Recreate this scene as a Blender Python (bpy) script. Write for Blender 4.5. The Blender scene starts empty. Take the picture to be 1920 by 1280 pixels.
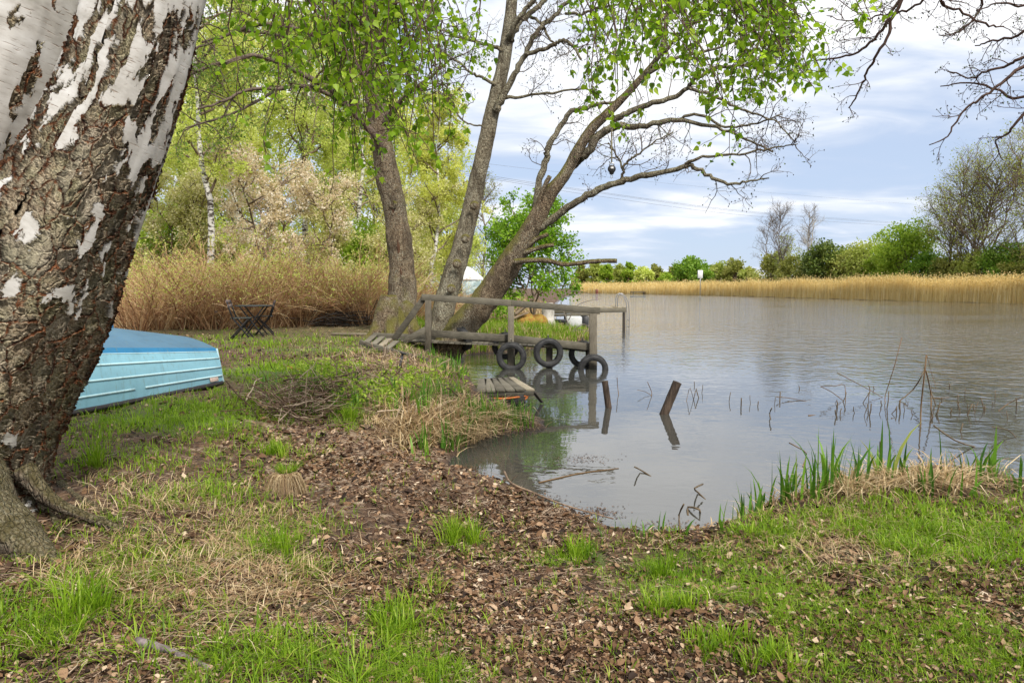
import bpy, math, random
import numpy as np
from mathutils import Vector
R = math.radians
rng = np.random.default_rng(7)
random.seed(7)
sc = bpy.context.scene
C = sc.collection

# ---------------------------------------------------------------- camera
CAM_H, F, HOR = 1.65, 1280.0, 540.0
PITCH = math.atan((640 - HOR) / F)
cam = bpy.data.cameras.new('camera'); cam.lens = 24; cam.sensor_width = 36
cam.clip_end = 6000; cam.clip_start = 0.05
camo = bpy.data.objects.new('camera', cam); C.objects.link(camo)
camo.location = (0, 0, CAM_H); camo.rotation_euler = (math.pi/2 - PITCH, 0, 0)
sc.camera = camo
# ---------------------------------------------------------------- light
SUN_EL, SUN_AZ = 48, 150      # azimuth clockwise from +Y (north): behind the camera, to its right
sc.view_settings.view_transform = 'Standard'; sc.view_settings.look = 'None'
sc.view_settings.gamma = 1; sc.view_settings.exposure = 0.45
sun = bpy.data.lights.new('sun', 'SUN'); sun.energy = 3.4; sun.angle = R(10); sun.color = (1, .95, .87)
suno = bpy.data.objects.new('sun', sun); C.objects.link(suno)
sd = Vector((math.sin(R(SUN_AZ))*math.cos(R(SUN_EL)), math.cos(R(SUN_AZ))*math.cos(R(SUN_EL)), math.sin(R(SUN_EL))))
suno.rotation_euler = sd.to_track_quat('Z', 'Y').to_euler(); suno.location = (0, 0, 30)

class NT:
    """small helper for node trees"""
    def __init__(s, t): s.t = t
    def n(s, typ, **kw):
        nd = s.t.nodes.new(typ)
        for k, v in kw.items():
            if k == 'ins':
                for i, x in v.items():
                    if isinstance(x, bpy.types.NodeSocket): s.t.links.new(x, nd.inputs[i])
                    else: nd.inputs[i].default_value = x
            else: setattr(nd, k, v)
        return nd
    def link(s, a, b): s.t.links.new(a, b)
    def math(s, op, a, b=None, c=None, clamp=False):
        nd = s.t.nodes.new('ShaderNodeMath'); nd.operation = op; nd.use_clamp = clamp
        for i, x in enumerate((a, b, c)):
            if x is None: continue
            if isinstance(x, bpy.types.NodeSocket): s.t.links.new(x, nd.inputs[i])
            else: nd.inputs[i].default_value = x
        return nd.outputs[0]
    def ramp(s, fac, stops, interp='LINEAR'):
        nd = s.t.nodes.new('ShaderNodeValToRGB'); cr = nd.color_ramp; cr.interpolation = interp
        while len(cr.elements) > 1: cr.elements.remove(cr.elements[-1])
        for i, (p, c) in enumerate(stops):
            e = cr.elements[0] if i == 0 else cr.elements.new(p)
            e.position = p
            if not hasattr(c, '__len__'): c = (c, c, c)
            e.color = (*c, 1)
        s.t.links.new(fac, nd.inputs[0]); return nd.outputs[0]
    def mix(s, fac, a, b, mode='MIX'):
        nd = s.t.nodes.new('ShaderNodeMix'); nd.data_type = 'RGBA'; nd.blend_type = mode; nd.clamp_factor = True
        for i, x in ((0, fac), (6, a), (7, b)):
            if isinstance(x, bpy.types.NodeSocket): s.t.links.new(x, nd.inputs[i])
            else: nd.inputs[i].default_value = (*x, 1) if hasattr(x, '__len__') else x
        return nd.outputs[2]
    def noise(s, vec, scale, detail=4, rough=.55, dist=0, out=0):
        nd = s.t.nodes.new('ShaderNodeTexNoise')
        if vec is not None: s.t.links.new(vec, nd.inputs['Vector'])
        nd.inputs['Scale'].default_value = scale; nd.inputs['Detail'].default_value = detail
        nd.inputs['Roughness'].default_value = rough; nd.inputs['Distortion'].default_value = dist
        return nd.outputs[out]
    def vor(s, vec, scale, feature='F1', out='Distance', rand=1.0):
        nd = s.t.nodes.new('ShaderNodeTexVoronoi'); nd.feature = feature
        s.t.links.new(vec, nd.inputs['Vector']); nd.inputs['Scale'].default_value = scale
        nd.inputs['Randomness'].default_value = rand
        return nd.outputs[out]
    def mapping(s, vec, scale=(1, 1, 1), rot=(0, 0, 0), loc=(0, 0, 0)):
        nd = s.t.nodes.new('ShaderNodeMapping'); s.t.links.new(vec, nd.inputs[0])
        nd.inputs['Scale'].default_value = scale; nd.inputs['Rotation'].default_value = rot
        nd.inputs['Location'].default_value = loc
        return nd.outputs[0]

world = bpy.data.worlds.new('World'); sc.world = world; world.use_nodes = True
wt = world.node_tree; wt.nodes.clear(); w = NT(wt)
sky = w.n('ShaderNodeTexSky', sky_type='NISHITA', sun_disc=False, sun_elevation=R(SUN_EL), sun_rotation=R(SUN_AZ),
          air_density=1.0, dust_density=.6, ozone_density=2.0)
tc = w.n('ShaderNodeTexCoord').outputs['Generated']
sep = w.n('ShaderNodeSeparateXYZ', ins={0: tc})
zz = w.math('MAXIMUM', sep.outputs[2], 0.0)
den = w.math('ADD', zz, 0.16)
cx = w.math('DIVIDE', sep.outputs[0], den); cy = w.math('DIVIDE', sep.outputs[1], den)
cv = w.n('ShaderNodeCombineXYZ', ins={0: cx, 1: cy, 2: 0.0}).outputs[0]
cvm = w.mapping(cv, scale=(.7, 1.15, 1), rot=(0, 0, R(-24)), loc=(3.1, 1.2, 0))
n1 = w.noise(cvm, 1.05, 6, .48, .5)
n2 = w.noise(w.mapping(cv, scale=(1.0, 1.6, 1), rot=(0, 0, R(-12)), loc=(7, 2, 0)), 2.3, 5, .55, .7)
cl = w.math('ADD', w.math('MULTIPLY', n1, .68), w.math('MULTIPLY', n2, .32))
hz = w.math('MULTIPLY', w.math('SUBTRACT', .30, zz), .34)       # thinner cloud low over the far bank
cl = w.math('SUBTRACT', cl, w.math('MAXIMUM', hz, 0.0))
cl = w.math('ADD', cl, w.math('MULTIPLY', w.math('MINIMUM', zz, .6), .22))
cmask = w.ramp(cl, [(.34, 0.0), (.60, 1.0)], 'EASE')
ccol = w.ramp(cl, [(.36, (4.6, 5.3, 6.8)), (.48, (6.2, 6.7, 7.6)), (.60, (8.4, 8.5, 8.7))])
thin = w.mix(.8, sky.outputs[0], (4.4, 5.3, 7.0))
col = w.mix(cmask, thin, ccol)
bg = w.n('ShaderNodeBackground', ins={0: col, 1: .1})
w.link(bg.outputs[0], w.n('ShaderNodeOutputWorld').inputs[0])
sc.cycles.max_bounces = 6; sc.cycles.diffuse_bounces = 3; sc.cycles.glossy_bounces = 2
sc.cycles.transmission_bounces = 3; sc.cycles.transparent_max_bounces = 8
sc.cycles.use_adaptive_sampling = True; sc.cycles.adaptive_threshold = .02
sc.cycles.use_denoising = True
sc.cycles.caustics_reflective = False; sc.cycles.caustics_refractive = False

# ---------------------------------------------------------------- geometry of the view
fwd = np.array([0, math.cos(PITCH), -math.sin(PITCH)]); upv = np.array([0, math.sin(PITCH), math.cos(PITCH)])
def rays(px, py):
    px = np.asarray(px, float); py = np.asarray(py, float)
    a = (px - 960)/F; b = (640 - py)/F
    return fwd + a[..., None]*np.array([1., 0, 0]) + b[..., None]*upv
def P(px, py, D):
    d = rays(px, py); s = D/d[..., 1]
    return d*np.asarray(s)[..., None] + np.array([0, 0, CAM_H])
def W(px, py, z=0.0):
    d = rays(px, py); s = (z - CAM_H)/d[..., 2]
    return d*np.asarray(s)[..., None] + np.array([0, 0, CAM_H])
def proj(x, y, z):
    z = z - CAM_H
    f = y*fwd[1] + z*fwd[2]; u = y*upv[1] + z*upv[2]
    f = np.maximum(f, 1e-3)
    return 960 + F*x/f, 640 - F*u/f

# ---------------------------------------------------------------- numpy noise
def _h(i, j, k, s):
    n = (i*374761393 + j*668265263 + k*2147483647 + s*974634777) & 0xffffffff
    n = ((n ^ (n >> 13))*1274126177) & 0xffffffff
    return ((n ^ (n >> 16)) & 0xffff)/65535.0
def vnoise(x, y, z=0.0, s=0):
    x = np.asarray(x, float); y = np.asarray(y, float); z = np.asarray(z, float) + np.zeros_like(x)
    i = np.floor(x).astype(np.int64); j = np.floor(y).astype(np.int64); k = np.floor(z).astype(np.int64)
    fx, fy, fz = x-i, y-j, z-k
    fx, fy, fz = [t*t*(3-2*t) for t in (fx, fy, fz)]
    r = 0
    for a in (0, 1):
        for b in (0, 1):
            for c in (0, 1):
                wgt = (fx if a else 1-fx)*(fy if b else 1-fy)*(fz if c else 1-fz)
                r = r + wgt*_h(i+a, j+b, k+c, s)
    return r
def fbm(x, y, z=0.0, o=4, s=0):
    a, t, n = 1., 0., 0.
    for q in range(o):
        t = t + a*vnoise(np.asarray(x)*2**q, np.asarray(y)*2**q, np.asarray(z)*2**q, s+q); n += a; a *= .5
    return t/n

# ---------------------------------------------------------------- mesh builders
def tag(o, label=None, cat=None, group=None, kind=None):
    for k, v in (('label', label), ('category', cat), ('group', group), ('kind', kind)):
        if v: o[k] = v
    return o
def empty(name, loc, label, cat, group=None):
    o = bpy.data.objects.new(name, None); C.objects.link(o); o.location = tuple(float(v) for v in loc)
    o.empty_display_size = .1
    return tag(o, label, cat, group)
def mesh_np(name, V, faces, mats, attrs=None, uv=None, parent=None, smooth=True, midx=None):
    """faces: list of int arrays (n,k).  attrs: dict name -> per-vertex float"""
    me = bpy.data.meshes.new(name)
    V = np.asarray(V, np.float32)
    if parent is not None and parent.type == 'EMPTY':
        V = V - np.array(parent.location, np.float32)
    faces = [f for f in faces if len(f)]
    tot = np.concatenate([np.full(len(f), f.shape[1], np.int32) for f in faces])
    lv = np.concatenate([np.asarray(f, np.int32).ravel() for f in faces])
    me.vertices.add(len(V)); me.vertices.foreach_set('co', V.ravel())
    me.loops.add(len(lv)); me.loops.foreach_set('vertex_index', lv)
    me.polygons.add(len(tot))
    st = np.zeros(len(tot), np.int32); st[1:] = np.cumsum(tot)[:-1]
    me.polygons.foreach_set('loop_start', st); me.polygons.foreach_set('loop_total', tot)
    if smooth: me.polygons.foreach_set('use_smooth', np.ones(len(tot), bool))
    mats = mats if isinstance(mats, (list, tuple)) else [mats]
    for m in mats: me.materials.append(m)
    if midx is not None: me.polygons.foreach_set('material_index', np.asarray(midx, np.int32))
    for k, v in (attrs or {}).items():
        a = me.attributes.new(k, 'FLOAT', 'POINT'); a.data.foreach_set('value', np.asarray(v, np.float32))
    if uv is not None:
        l = me.uv_layers.new(name='UVMap'); l.data.foreach_set('uv', np.asarray(uv, np.float32)[lv].ravel())
    me.update(calc_edges=True); me.validate()
    o = bpy.data.objects.new(name, me); C.objects.link(o)
    if parent is not None: o.parent = parent
    return o

class MB:
    """collects boxes, tubes, blades... into ONE mesh"""
    def __init__(s): s.v = []; s.f = {}; s.n = 0; s.a = []
    def raw(s, V, faces, a=0.0):
        V = np.asarray(V, float)
        s.v.append(V); s.a.append(np.zeros(len(V)) + a)
        for f in faces:
            f = np.asarray(f, np.int64)
            if len(f): s.f.setdefault(f.shape[1], []).append(f + s.n)
        s.n += len(V)
    def box(s, c, size, ax=None, a=0.0, ch=.12):
        """chamfered box; ax: 3x3 rows = local axes"""
        h = np.array(size)/2.; ax = np.eye(3) if ax is None else np.asarray(ax, float)
        b = min(h)*ch
        vs = []; 
        for k in range(3):
            for sx in (-1, 1):
                for sy in (-1, 1):
                    for sz in (-1, 1):
                        q = np.array([sx, sy, sz])*(h-b); q[k] = [sx, sy, sz][k]*h[k]; vs.append(q)
        vs = np.array(vs); from_corner = lambda k, i: k*8 + i
        idx = lambda sx, sy, sz: (sx > 0)*4 + (sy > 0)*2 + (sz > 0)
        F4, F3 = [], []
        for k in range(3):
            o1, o2 = [(1, 2), (2, 0), (0, 1)][k]
            for sg in (-1, 1):
                q = []
                for p_, r_ in ((-1, -1), (1, -1), (1, 1), (-1, 1)):
                    t = [0, 0, 0]; t[k] = sg; t[o1] = p_; t[o2] = r_; q.append(from_corner(k, idx(*t)))
                F4.append(q if sg > 0 else q[::-1])
        for k in range(3):               # edges along axis k, between faces o1 and o2
            o1, o2 = [(1, 2), (2, 0), (0, 1)][k]
            for s1 in (-1, 1):
                for s2 in (-1, 1):
                    t0 = [0, 0, 0]; t0[o1] = s1; t0[o2] = s2; t1 = list(t0); t0[k] = -1; t1[k] = 1
                    q = [from_corner(o1, idx(*t0)), from_corner(o1, idx(*t1)), from_corner(o2, idx(*t1)), from_corner(o2, idx(*t0))]
                    F4.append(q if s1*s2 < 0 else q[::-1])
        for i in range(8):
            sg = ((i >> 2) & 1, (i >> 1) & 1, i & 1); q = [i, 8+i, 16+i]
            F3.append(q if sum(sg) % 2 == 1 else q[::-1])
        s.raw(np.asarray(c) + vs @ ax, [np.array(F4), np.array(F3)], a)
    def beam(s, p0, p1, wd, ht, up=(0, 0, 1), a=0.0, ch=.07):
        p0 = np.asarray(p0, float); p1 = np.asarray(p1, float); d = p1-p0; L = np.linalg.norm(d); d = d/L
        up = np.asarray(up, float); sd_ = np.cross(d, up); sd_ /= np.linalg.norm(sd_); u = np.cross(sd_, d)
        s.box((p0+p1)/2, (L, wd, ht), np.array([d, sd_, u]), a, ch)
    def tube(s, pts, rad, sides=6, a=0.0, cap=True, wob=0.0):
        pts = np.asarray(pts, float); n = len(pts); rad = np.zeros(n) + rad
        t = np.gradient(pts, axis=0); t /= np.linalg.norm(t, axis=1)[:, None] + 1e-9
        ref = np.array([0, 0, 1.]) if abs(t[:, 2].mean()) < .85 else np.array([1., 0, 0])
        u = np.cross(t, ref); u /= np.linalg.norm(u, axis=1)[:, None] + 1e-9; v = np.cross(t, u)
        an = np.arange(sides)*2*np.pi/sides
        rr = rad[:, None]*np.ones(sides)
        if wob: rr = rr*(1 + wob*(rng.random((n, sides))-.5)*2)
        V = pts[:, None] + rr[..., None]*(np.cos(an)[None, :, None]*u[:, None] + np.sin(an)[None, :, None]*v[:, None])
        i = np.arange(n-1)[:, None]*sides; j = np.arange(sides)[None]; j2 = (j+1) % sides
        f = np.stack([i+j, i+j2, i+sides+j2, i+sides+j], -1).reshape(-1, 4)
        V = V.reshape(-1, 3); fl = [f]
        if cap:
            V = np.vstack([V, pts[0], pts[-1]]); jj = np.arange(sides)
            fl.append(np.concatenate([np.stack([np.full(sides, n*sides), (jj+1) % sides, jj], -1),
                      np.stack([np.full(sides, n*sides+1), (n-1)*sides+jj, (n-1)*sides+(jj+1) % sides], -1)]))
        s.raw(V, fl, a)
    def lathe(s, c, axis, prof, sides=24, a=0.0):
        """prof: list (r, t) along axis"""
        axis = np.asarray(axis, float)/np.linalg.norm(axis)
        ref = np.array([0, 0, 1.]) if abs(axis[2]) < .9 else np.array([1., 0, 0])
        u = np.cross(axis, ref); u /= np.linalg.norm(u); v = np.cross(axis, u)
        an = np.arange(sides)*2*np.pi/sides; prof = np.asarray(prof, float); n = len(prof)
        V = np.asarray(c) + prof[:, 1][:, None, None]*axis + prof[:, 0][:, None, None]*(np.cos(an)[None, :, None]*u + np.sin(an)[None, :, None]*v)
        i = np.arange(n-1)[:, None]*sides; j = np.arange(sides)[None]; j2 = (j+1) % sides
        f = np.stack([i+j, i+j2, i+sides+j2, i+sides+j], -1).reshape(-1, 4)
        s.raw(V.reshape(-1, 3), [f], a)
    def build(s, name, mat, parent=None, smooth=False, label=None):
        V = np.concatenate(s.v); fl = [np.concatenate(x) for x in s.f.values()]
        o = mesh_np(name, V, fl, mat, {'tint': np.concatenate(s.a)}, parent=parent, smooth=smooth)
        if label: o['label'] = label
        return o

def nrm(v): return v/(np.linalg.norm(v, axis=-1, keepdims=True) + 1e-9)
def blades(mb, base, hgt, wid, lean_dir, lean, tint, segs=3, curl=1.6):
    """curved tapering grass blades; every arg is an array over blades"""
    n = len(base); t = np.linspace(0, 1, segs+1)
    L = np.stack([np.cos(lean_dir), np.sin(lean_dir), np.zeros(n)], -1)
    side = np.stack([-np.sin(lean_dir+rng.normal(0, .7, n)), np.cos(lean_dir), np.zeros(n)], -1); side = nrm(side)
    cen = base[:, None] + (t[None, :, None]**curl)*(hgt*lean)[:, None, None]*L[:, None] \
        + (t[None, :]*(1 - .45*np.minimum(lean, 1.3)[:, None]*t[None]**2))[..., None]*hgt[:, None, None]*np.array([0, 0, 1.])
    wv = (1 - t**2.6)[None, :, None]*.5*wid[:, None, None]*side[:, None]
    A = cen[:, :segs] - wv[:, :segs]; B = cen[:, :segs] + wv[:, :segs]; T = cen[:, segs:]
    k = 2*segs+1
    V = np.concatenate([np.stack([A, B], 2).reshape(n, 2*segs, 3), T], 1)
    o = np.arange(n)[:, None]*k
    q = [np.stack([o[:, 0]+2*i, o[:, 0]+2*i+1, o[:, 0]+2*i+3, o[:, 0]+2*i+2], -1) for i in range(segs-1)]
    tr = np.stack([o[:, 0]+2*segs-2, o[:, 0]+2*segs-1, o[:, 0]+2*segs], -1)
    mb.raw(V.reshape(-1, 3), (q and [np.concatenate(q)] or []) + [tr], np.repeat(tint, k))
def leaves(mb, c, size, tint, up=None, asp=.8, fold=.25, kind='leaf'):
    """little folded leaves: 6 vertices, 2 quads; c (n,3) stalk point"""
    n = len(c); size = np.zeros(n)+size
    d = nrm(rng.normal(size=(n, 3)) + (np.array([0, 0, 0.]) if up is None else up))
    s_ = nrm(np.cross(d, rng.normal(size=(n, 3)))); nn = np.cross(d, s_)
    S = size[:, None]; f = fold*S
    V = np.stack([c, c + d*S*.38 + s_*S*.5*asp - nn*f*.6, c + d*S*.38 - s_*S*.5*asp - nn*f*.6,
                  c + d*S*.45 + nn*0, c + d*S], 1)
    o = np.arange(n)*5
    q1 = np.stack([o, o+1, o+4, o+3], -1); q2 = np.stack([o, o+3, o+4, o+2], -1)
    mb.raw(V.reshape(-1, 3), [np.concatenate([q1, q2])], np.repeat(tint, 5))

# ---------------------------------------------------------------- materials
def mat(name):
    m = bpy.data.materials.new(name); m.use_nodes = True; m.node_tree.nodes.clear()
    t = NT(m.node_tree); out = t.n('ShaderNodeOutputMaterial'); return m, t, out
def leaf_mat(name, stops, trans=.4, rough=.55, tcol=1.25):
    m, t, out = mat(name)
    at = t.n('ShaderNodeAttribute', attribute_name='tint').outputs['Fac']
    col = t.ramp(at, stops)
    pr = t.n('ShaderNodeBsdfPrincipled', ins={'Base Color': col, 'Roughness': rough, 'Specular IOR Level': .3})
    tl = t.n('ShaderNodeBsdfTranslucent', ins={0: t.mix(1, col, (tcol, tcol, tcol*.8), 'MULTIPLY')})
    mx = t.n('ShaderNodeMixShader', ins={0: trans}); t.link(pr.outputs[0], mx.inputs[1]); t.link(tl.outputs[0], mx.inputs[2])
    t.link(mx.outputs[0], out.inputs[0]); return m
def noise_mat(name, stops, scale=8, rough=.8, bump=.3, bscale=30, stretch=(1, 1, 1), detail=6, spec=.3, coord='Object', dist=.3, metal=0.0, bdist=.01):
    m, t, out = mat(name)
    tcn = t.n('ShaderNodeTexCoord').outputs[coord]; v = t.mapping(tcn, scale=stretch)
    col = t.ramp(t.noise(v, scale, detail, .6, dist), stops)
    pr = t.n('ShaderNodeBsdfPrincipled', ins={'Base Color': col, 'Roughness': rough, 'Specular IOR Level': spec, 'Metallic': metal})
    if bump:
        b = t.n('ShaderNodeBump', ins={'Height': t.noise(v, bscale, 6, .65), 'Strength': bump, 'Distance': bdist}); t.link(b.outputs[0], pr.inputs['Normal'])
    t.link(pr.outputs[0], out.inputs[0]); return m
def wood_mat(name, dark, light, grain=(1, 1, 1), rough=.85):
    """grey weathered timber, grain by stretched noise plus a tone per board (tint)"""
    m, t, out = mat(name)
    v = t.mapping(t.n('ShaderNodeTexCoord').outputs['Object'], scale=grain)
    g = t.noise(v, 9, 8, .7, .6); k = t.noise(t.n('ShaderNodeTexCoord').outputs['Object'], 3.1, 4, .6)
    at = t.n('ShaderNodeAttribute', attribute_name='tint').outputs['Fac']
    fac = t.math('ADD', t.math('MULTIPLY', g, .7), t.math('ADD', t.math('MULTIPLY', k, .35), t.math('MULTIPLY', t.math('SUBTRACT', at, .5), .25)))
    mid = tuple((a+b)/2 for a, b in zip(dark, light))
    col = t.ramp(fac, [(.34, dark), (.5, mid), (.68, light)])
    pr = t.n('ShaderNodeBsdfPrincipled', ins={'Base Color': col, 'Roughness': rough, 'Specular IOR Level': .25})
    b = t.n('ShaderNodeBump', ins={'Height': g, 'Strength': .5, 'Distance': .006}); t.link(b.outputs[0], pr.inputs['Normal'])
    t.link(pr.outputs[0], out.inputs[0]); return m
def alder_bark(name, cols, scale=14, lich=.5, moss=0.0):
    m, t, out = mat(name)
    ob = t.n('ShaderNodeTexCoord').outputs['Object']; v = t.mapping(ob, scale=(1, 1, .45))
    a = t.noise(v, scale, 8, .7, .8); f = t.vor(t.mapping(ob, scale=(1, 1, .35)), scale*1.3, 'DISTANCE_TO_EDGE')
    li = t.noise(ob, scale*2.2, 6, .7); big = t.noise(ob, 1.1, 4, .6)
    col = t.ramp(a, [(.33, cols[0]), (.5, cols[1]), (.66, cols[2])])
    col = t.mix(t.math('MULTIPLY', t.ramp(t.math('ADD', t.math('MULTIPLY', li, .8), t.math('MULTIPLY', big, .25)), [(.54, 0.), (.62, 1.)]), lich), col, (.44, .43, .33))
    dk = t.noise(t.mapping(ob, scale=(1, 1, .4)), 4.5, 6, .65, .6); col = t.mix(t.math('MULTIPLY', t.ramp(dk, [(.50, 0.), (.60, 1.)]), .62), col, (.055, .038, .024))
    col = t.mix(1, col, t.ramp(t.noise(ob, scale*4.5, 4, .7), [(.38, .5), (.62, 1.45)]), 'MULTIPLY')
    if moss:
        nz = t.n('ShaderNodeSeparateXYZ', ins={0: t.n('ShaderNodeNewGeometry').outputs['Normal']}).outputs[2]
        mm = t.math('MULTIPLY', t.ramp(t.math('ADD', nz, t.math('MULTIPLY', big, .9)), [(.62, 0.), (.95, 1.)]), moss)
        col = t.mix(mm, col, (.13, .12, .02))
    pr = t.n('ShaderNodeBsdfPrincipled', ins={'Base Color': col, 'Roughness': .9, 'Specular IOR Level': .2})
    hh = t.math('ADD', t.math('MULTIPLY', a, .8), t.math('MINIMUM', t.math('MULTIPLY', f, 3.), .5))
    b = t.n('ShaderNodeBump', ins={'Height': hh, 'Strength': .9, 'Distance': .03}); t.link(b.outputs[0], pr.inputs['Normal'])
    t.link(pr.outputs[0], out.inputs[0]); return m
def plain(name, col, rough=.6, metal=0.0, spec=.5, var=.15, scale=20):
    d = tuple(c*(1-var) for c in col); l = tuple(min(1, c*(1+var)) for c in col)
    return noise_mat(name, [(.35, d), (.65, l)], scale, rough, .15, 60, spec=spec, metal=metal)

# ---------------------------------------------------------------- shoreline and terrain
shore_px = [(1920, 925), (1850, 905), (1780, 898), (1650, 893), (1560, 908), (1450, 942), (1400, 966), (1340, 993), (1250, 1008),
            (1160, 1006), (1122, 985), (1060, 960), (1010, 938), (950, 912), (885, 896), (835, 876), (842, 858), (873, 840),
            (903, 822), (963, 810), (1022, 804), (1024, 790), (990, 775), (955, 765), (905, 745), (885, 715), (872, 690), (868, 668),
            (885, 664), (960, 660), (1040, 648), (1098, 638), (1112, 629), (1090, 612), (1040, 603), (1030, 585), (1040, 568), (1060, 556), (1085, 549.2),
            (1110, 549.5), (1340, 554), (1517, 559), (1736, 565), (1920, 569)]
sp = W([p[0] for p in shore_px], [p[1] for p in shore_px], 0.0)[:, :2]
shore = np.vstack([[[300., -60.], [100., -8.], [30., 5.5], [9., 6.6], [6., 6.0]], sp, [[110., 66.], [300., 40.]]])
def sdist(x, y):
    """signed distance to the shoreline: positive on land"""
    x = np.asarray(x, float); y = np.asarray(y, float)
    best = np.full(x.shape, 1e9); ins = np.zeros(x.shape, bool)
    n = len(shore)
    for i in range(n):
        ax, ay = shore[i]; bx, by = shore[(i+1) % n]
        dx, dy = bx-ax, by-ay; t = np.clip(((x-ax)*dx + (y-ay)*dy)/(dx*dx+dy*dy), 0, 1)
        best = np.minimum(best, np.hypot(x-ax-t*dx, y-ay-t*dy))
        cond = (ay > y) != (by > y)
        ins ^= cond & (x < (bx-ax)*(y-ay)/((by-ay) if by != ay else 1e-9) + ax)
    return np.where(ins, -best, best)
ctrl_px = [(150, 850, .50), (400, 735, .53), (480, 640, .62), (700, 612, .62), (300, 605, .66), (100, 960, .45), (60, 1080, .43), (240, 990, .42),
           (300, 1250, .36), (500, 1010, .33), (700, 1100, .26), (900, 1030, .13), (1000, 1060, .12), (620, 900, .18), (560, 800, .26), (480, 850, .34), (430, 790, .47),
           (560, 728, .50), (600, 700, .53), (700, 745, .38), (760, 700, .42), (680, 640, .58), (640, 790, .24), (1000, 1250, .22), (1500, 1200, .25), (1800, 1100, .24),
           (1650, 980, .20), (1500, 1000, .16), (800, 840, .12), (850, 780, .22), (820, 720, .32), (830, 660, .45), (1200, 1060, .10)]
_c = np.array([[*W(a, b, z)[:2], z] for a, b, z in ctrl_px] + [[-20, 14, .75], [-14, 30, .8], [-2, 40, .75], [-30, 60, .9], [0.5, 22, .34], [1.2, 26, .15], [1.9, 23.5, .08], [2.4, 25, .05], [-1, 21, .4],
    [0, 0, .35], [-6, 0, .5], [6, 0, .4], [0, -8, .8], [20, -10, 1.], [-20, -10, 1.], [-12, 4, .6], [60, 110, .6], [0, 300, .8], [150, 90, .7], [-60, 200, 1.2]])
def ctrl(x, y):
    num = 0; dn = 0
    for cx_, cy_, cz_ in _c:
        w_ = 1/((x-cx_)**2 + (y-cy_)**2 + .03)**1.5; num = num + w_*cz_; dn = dn + w_
    return num/dn
def gz(x, y):
    x = np.asarray(x, float); y = np.asarray(y, float)
    d = sdist(x, y) + (fbm(x*1.7, y*1.7, 0, 3, 3)-.5)*np.clip(.02*np.hypot(x, y), .08, .22)
    near = np.clip(1.5 - np.hypot(x, y)/22, 0, 1)
    c = ctrl(x, y) + near*((fbm(x*1.3, y*1.3, 0, 3, 11)-.5)*.10 + (fbm(x*5, y*5, 0, 3, 5)-.5)*.06)
    land = np.minimum(c, .012 + .42*np.abs(d)**.85)
    return np.where(d > 0, land, -np.minimum(.30*np.abs(d), 1.2) - .005)
_gx = np.linspace(-14, 14, 561); _gy = np.linspace(0, 28, 561)       # cached near terrain
_GX, _GY = np.meshgrid(_gx, _gy); _GZ = gz(_GX, _GY)
def gzf(x, y):
    """fast terrain lookup (bilinear near, exact far)"""
    x = np.asarray(x, float); y = np.asarray(y, float)
    u = np.clip((x+14)/.05, 0, 559.999); v = np.clip(y/.05, 0, 559.999); i = u.astype(int); j = v.astype(int); fu = u-i; fv = v-j
    return (_GZ[j, i]*(1-fu)*(1-fv) + _GZ[j, i+1]*fu*(1-fv) + _GZ[j+1, i]*(1-fu)*fv + _GZ[j+1, i+1]*fu*fv)
def G(px, py, it=10):
    """pixel -> point on the near terrain"""
    px = np.asarray(px, float); py = np.asarray(py, float); d = rays(px, py); z = np.full(px.shape, .3)
    for _ in range(it):
        s = (z-CAM_H)/np.minimum(d[..., 2], -1e-3); z = .5*z + .5*np.maximum(gzf(d[..., 0]*s, d[..., 1]*s), 0)
    return np.stack([d[..., 0]*s, d[..., 1]*s, z], -1)
def g1(px, py): return G(np.array([px]), np.array([py]))[0]

# ground sheet: polar grid round the camera, fine where the picture looks
ang = np.concatenate([np.arange(-180, -62, 4.), np.arange(-62, -44, 1.), np.linspace(-44, 44, 620), np.arange(45, 62, 1.), np.arange(62, 180.1, 4.)])
rad = np.concatenate([[0.05, .4, .8, 1.2], np.exp(np.linspace(math.log(1.5), math.log(30), 520)), np.exp(np.linspace(math.log(31), math.log(2500), 90))])
AA, RR = np.meshgrid(np.radians(ang), rad); gx = RR*np.sin(AA); gy = RR*np.cos(AA)
gZ = gz(gx, gy)
# small clods and litter relief near the camera
nearw = np.clip(1.4 - RR/12, 0, 1)*(gZ > 0.01)
gZ = gZ + nearw*((fbm(gx*22, gy*22, 0, 3, 21)-.5)*.022 + (vnoise(gx*70, gy*70, 0, 9)-.5)*.008)
sdg = sdist(gx, gy)
nr, na = gx.shape; ii = np.arange(nr-1)[:, None]*na; jj = np.arange(na-1)[None]
gf = np.stack([ii+jj, ii+jj+1, ii+na+jj+1, ii+na+jj], -1).reshape(-1, 4)

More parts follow.
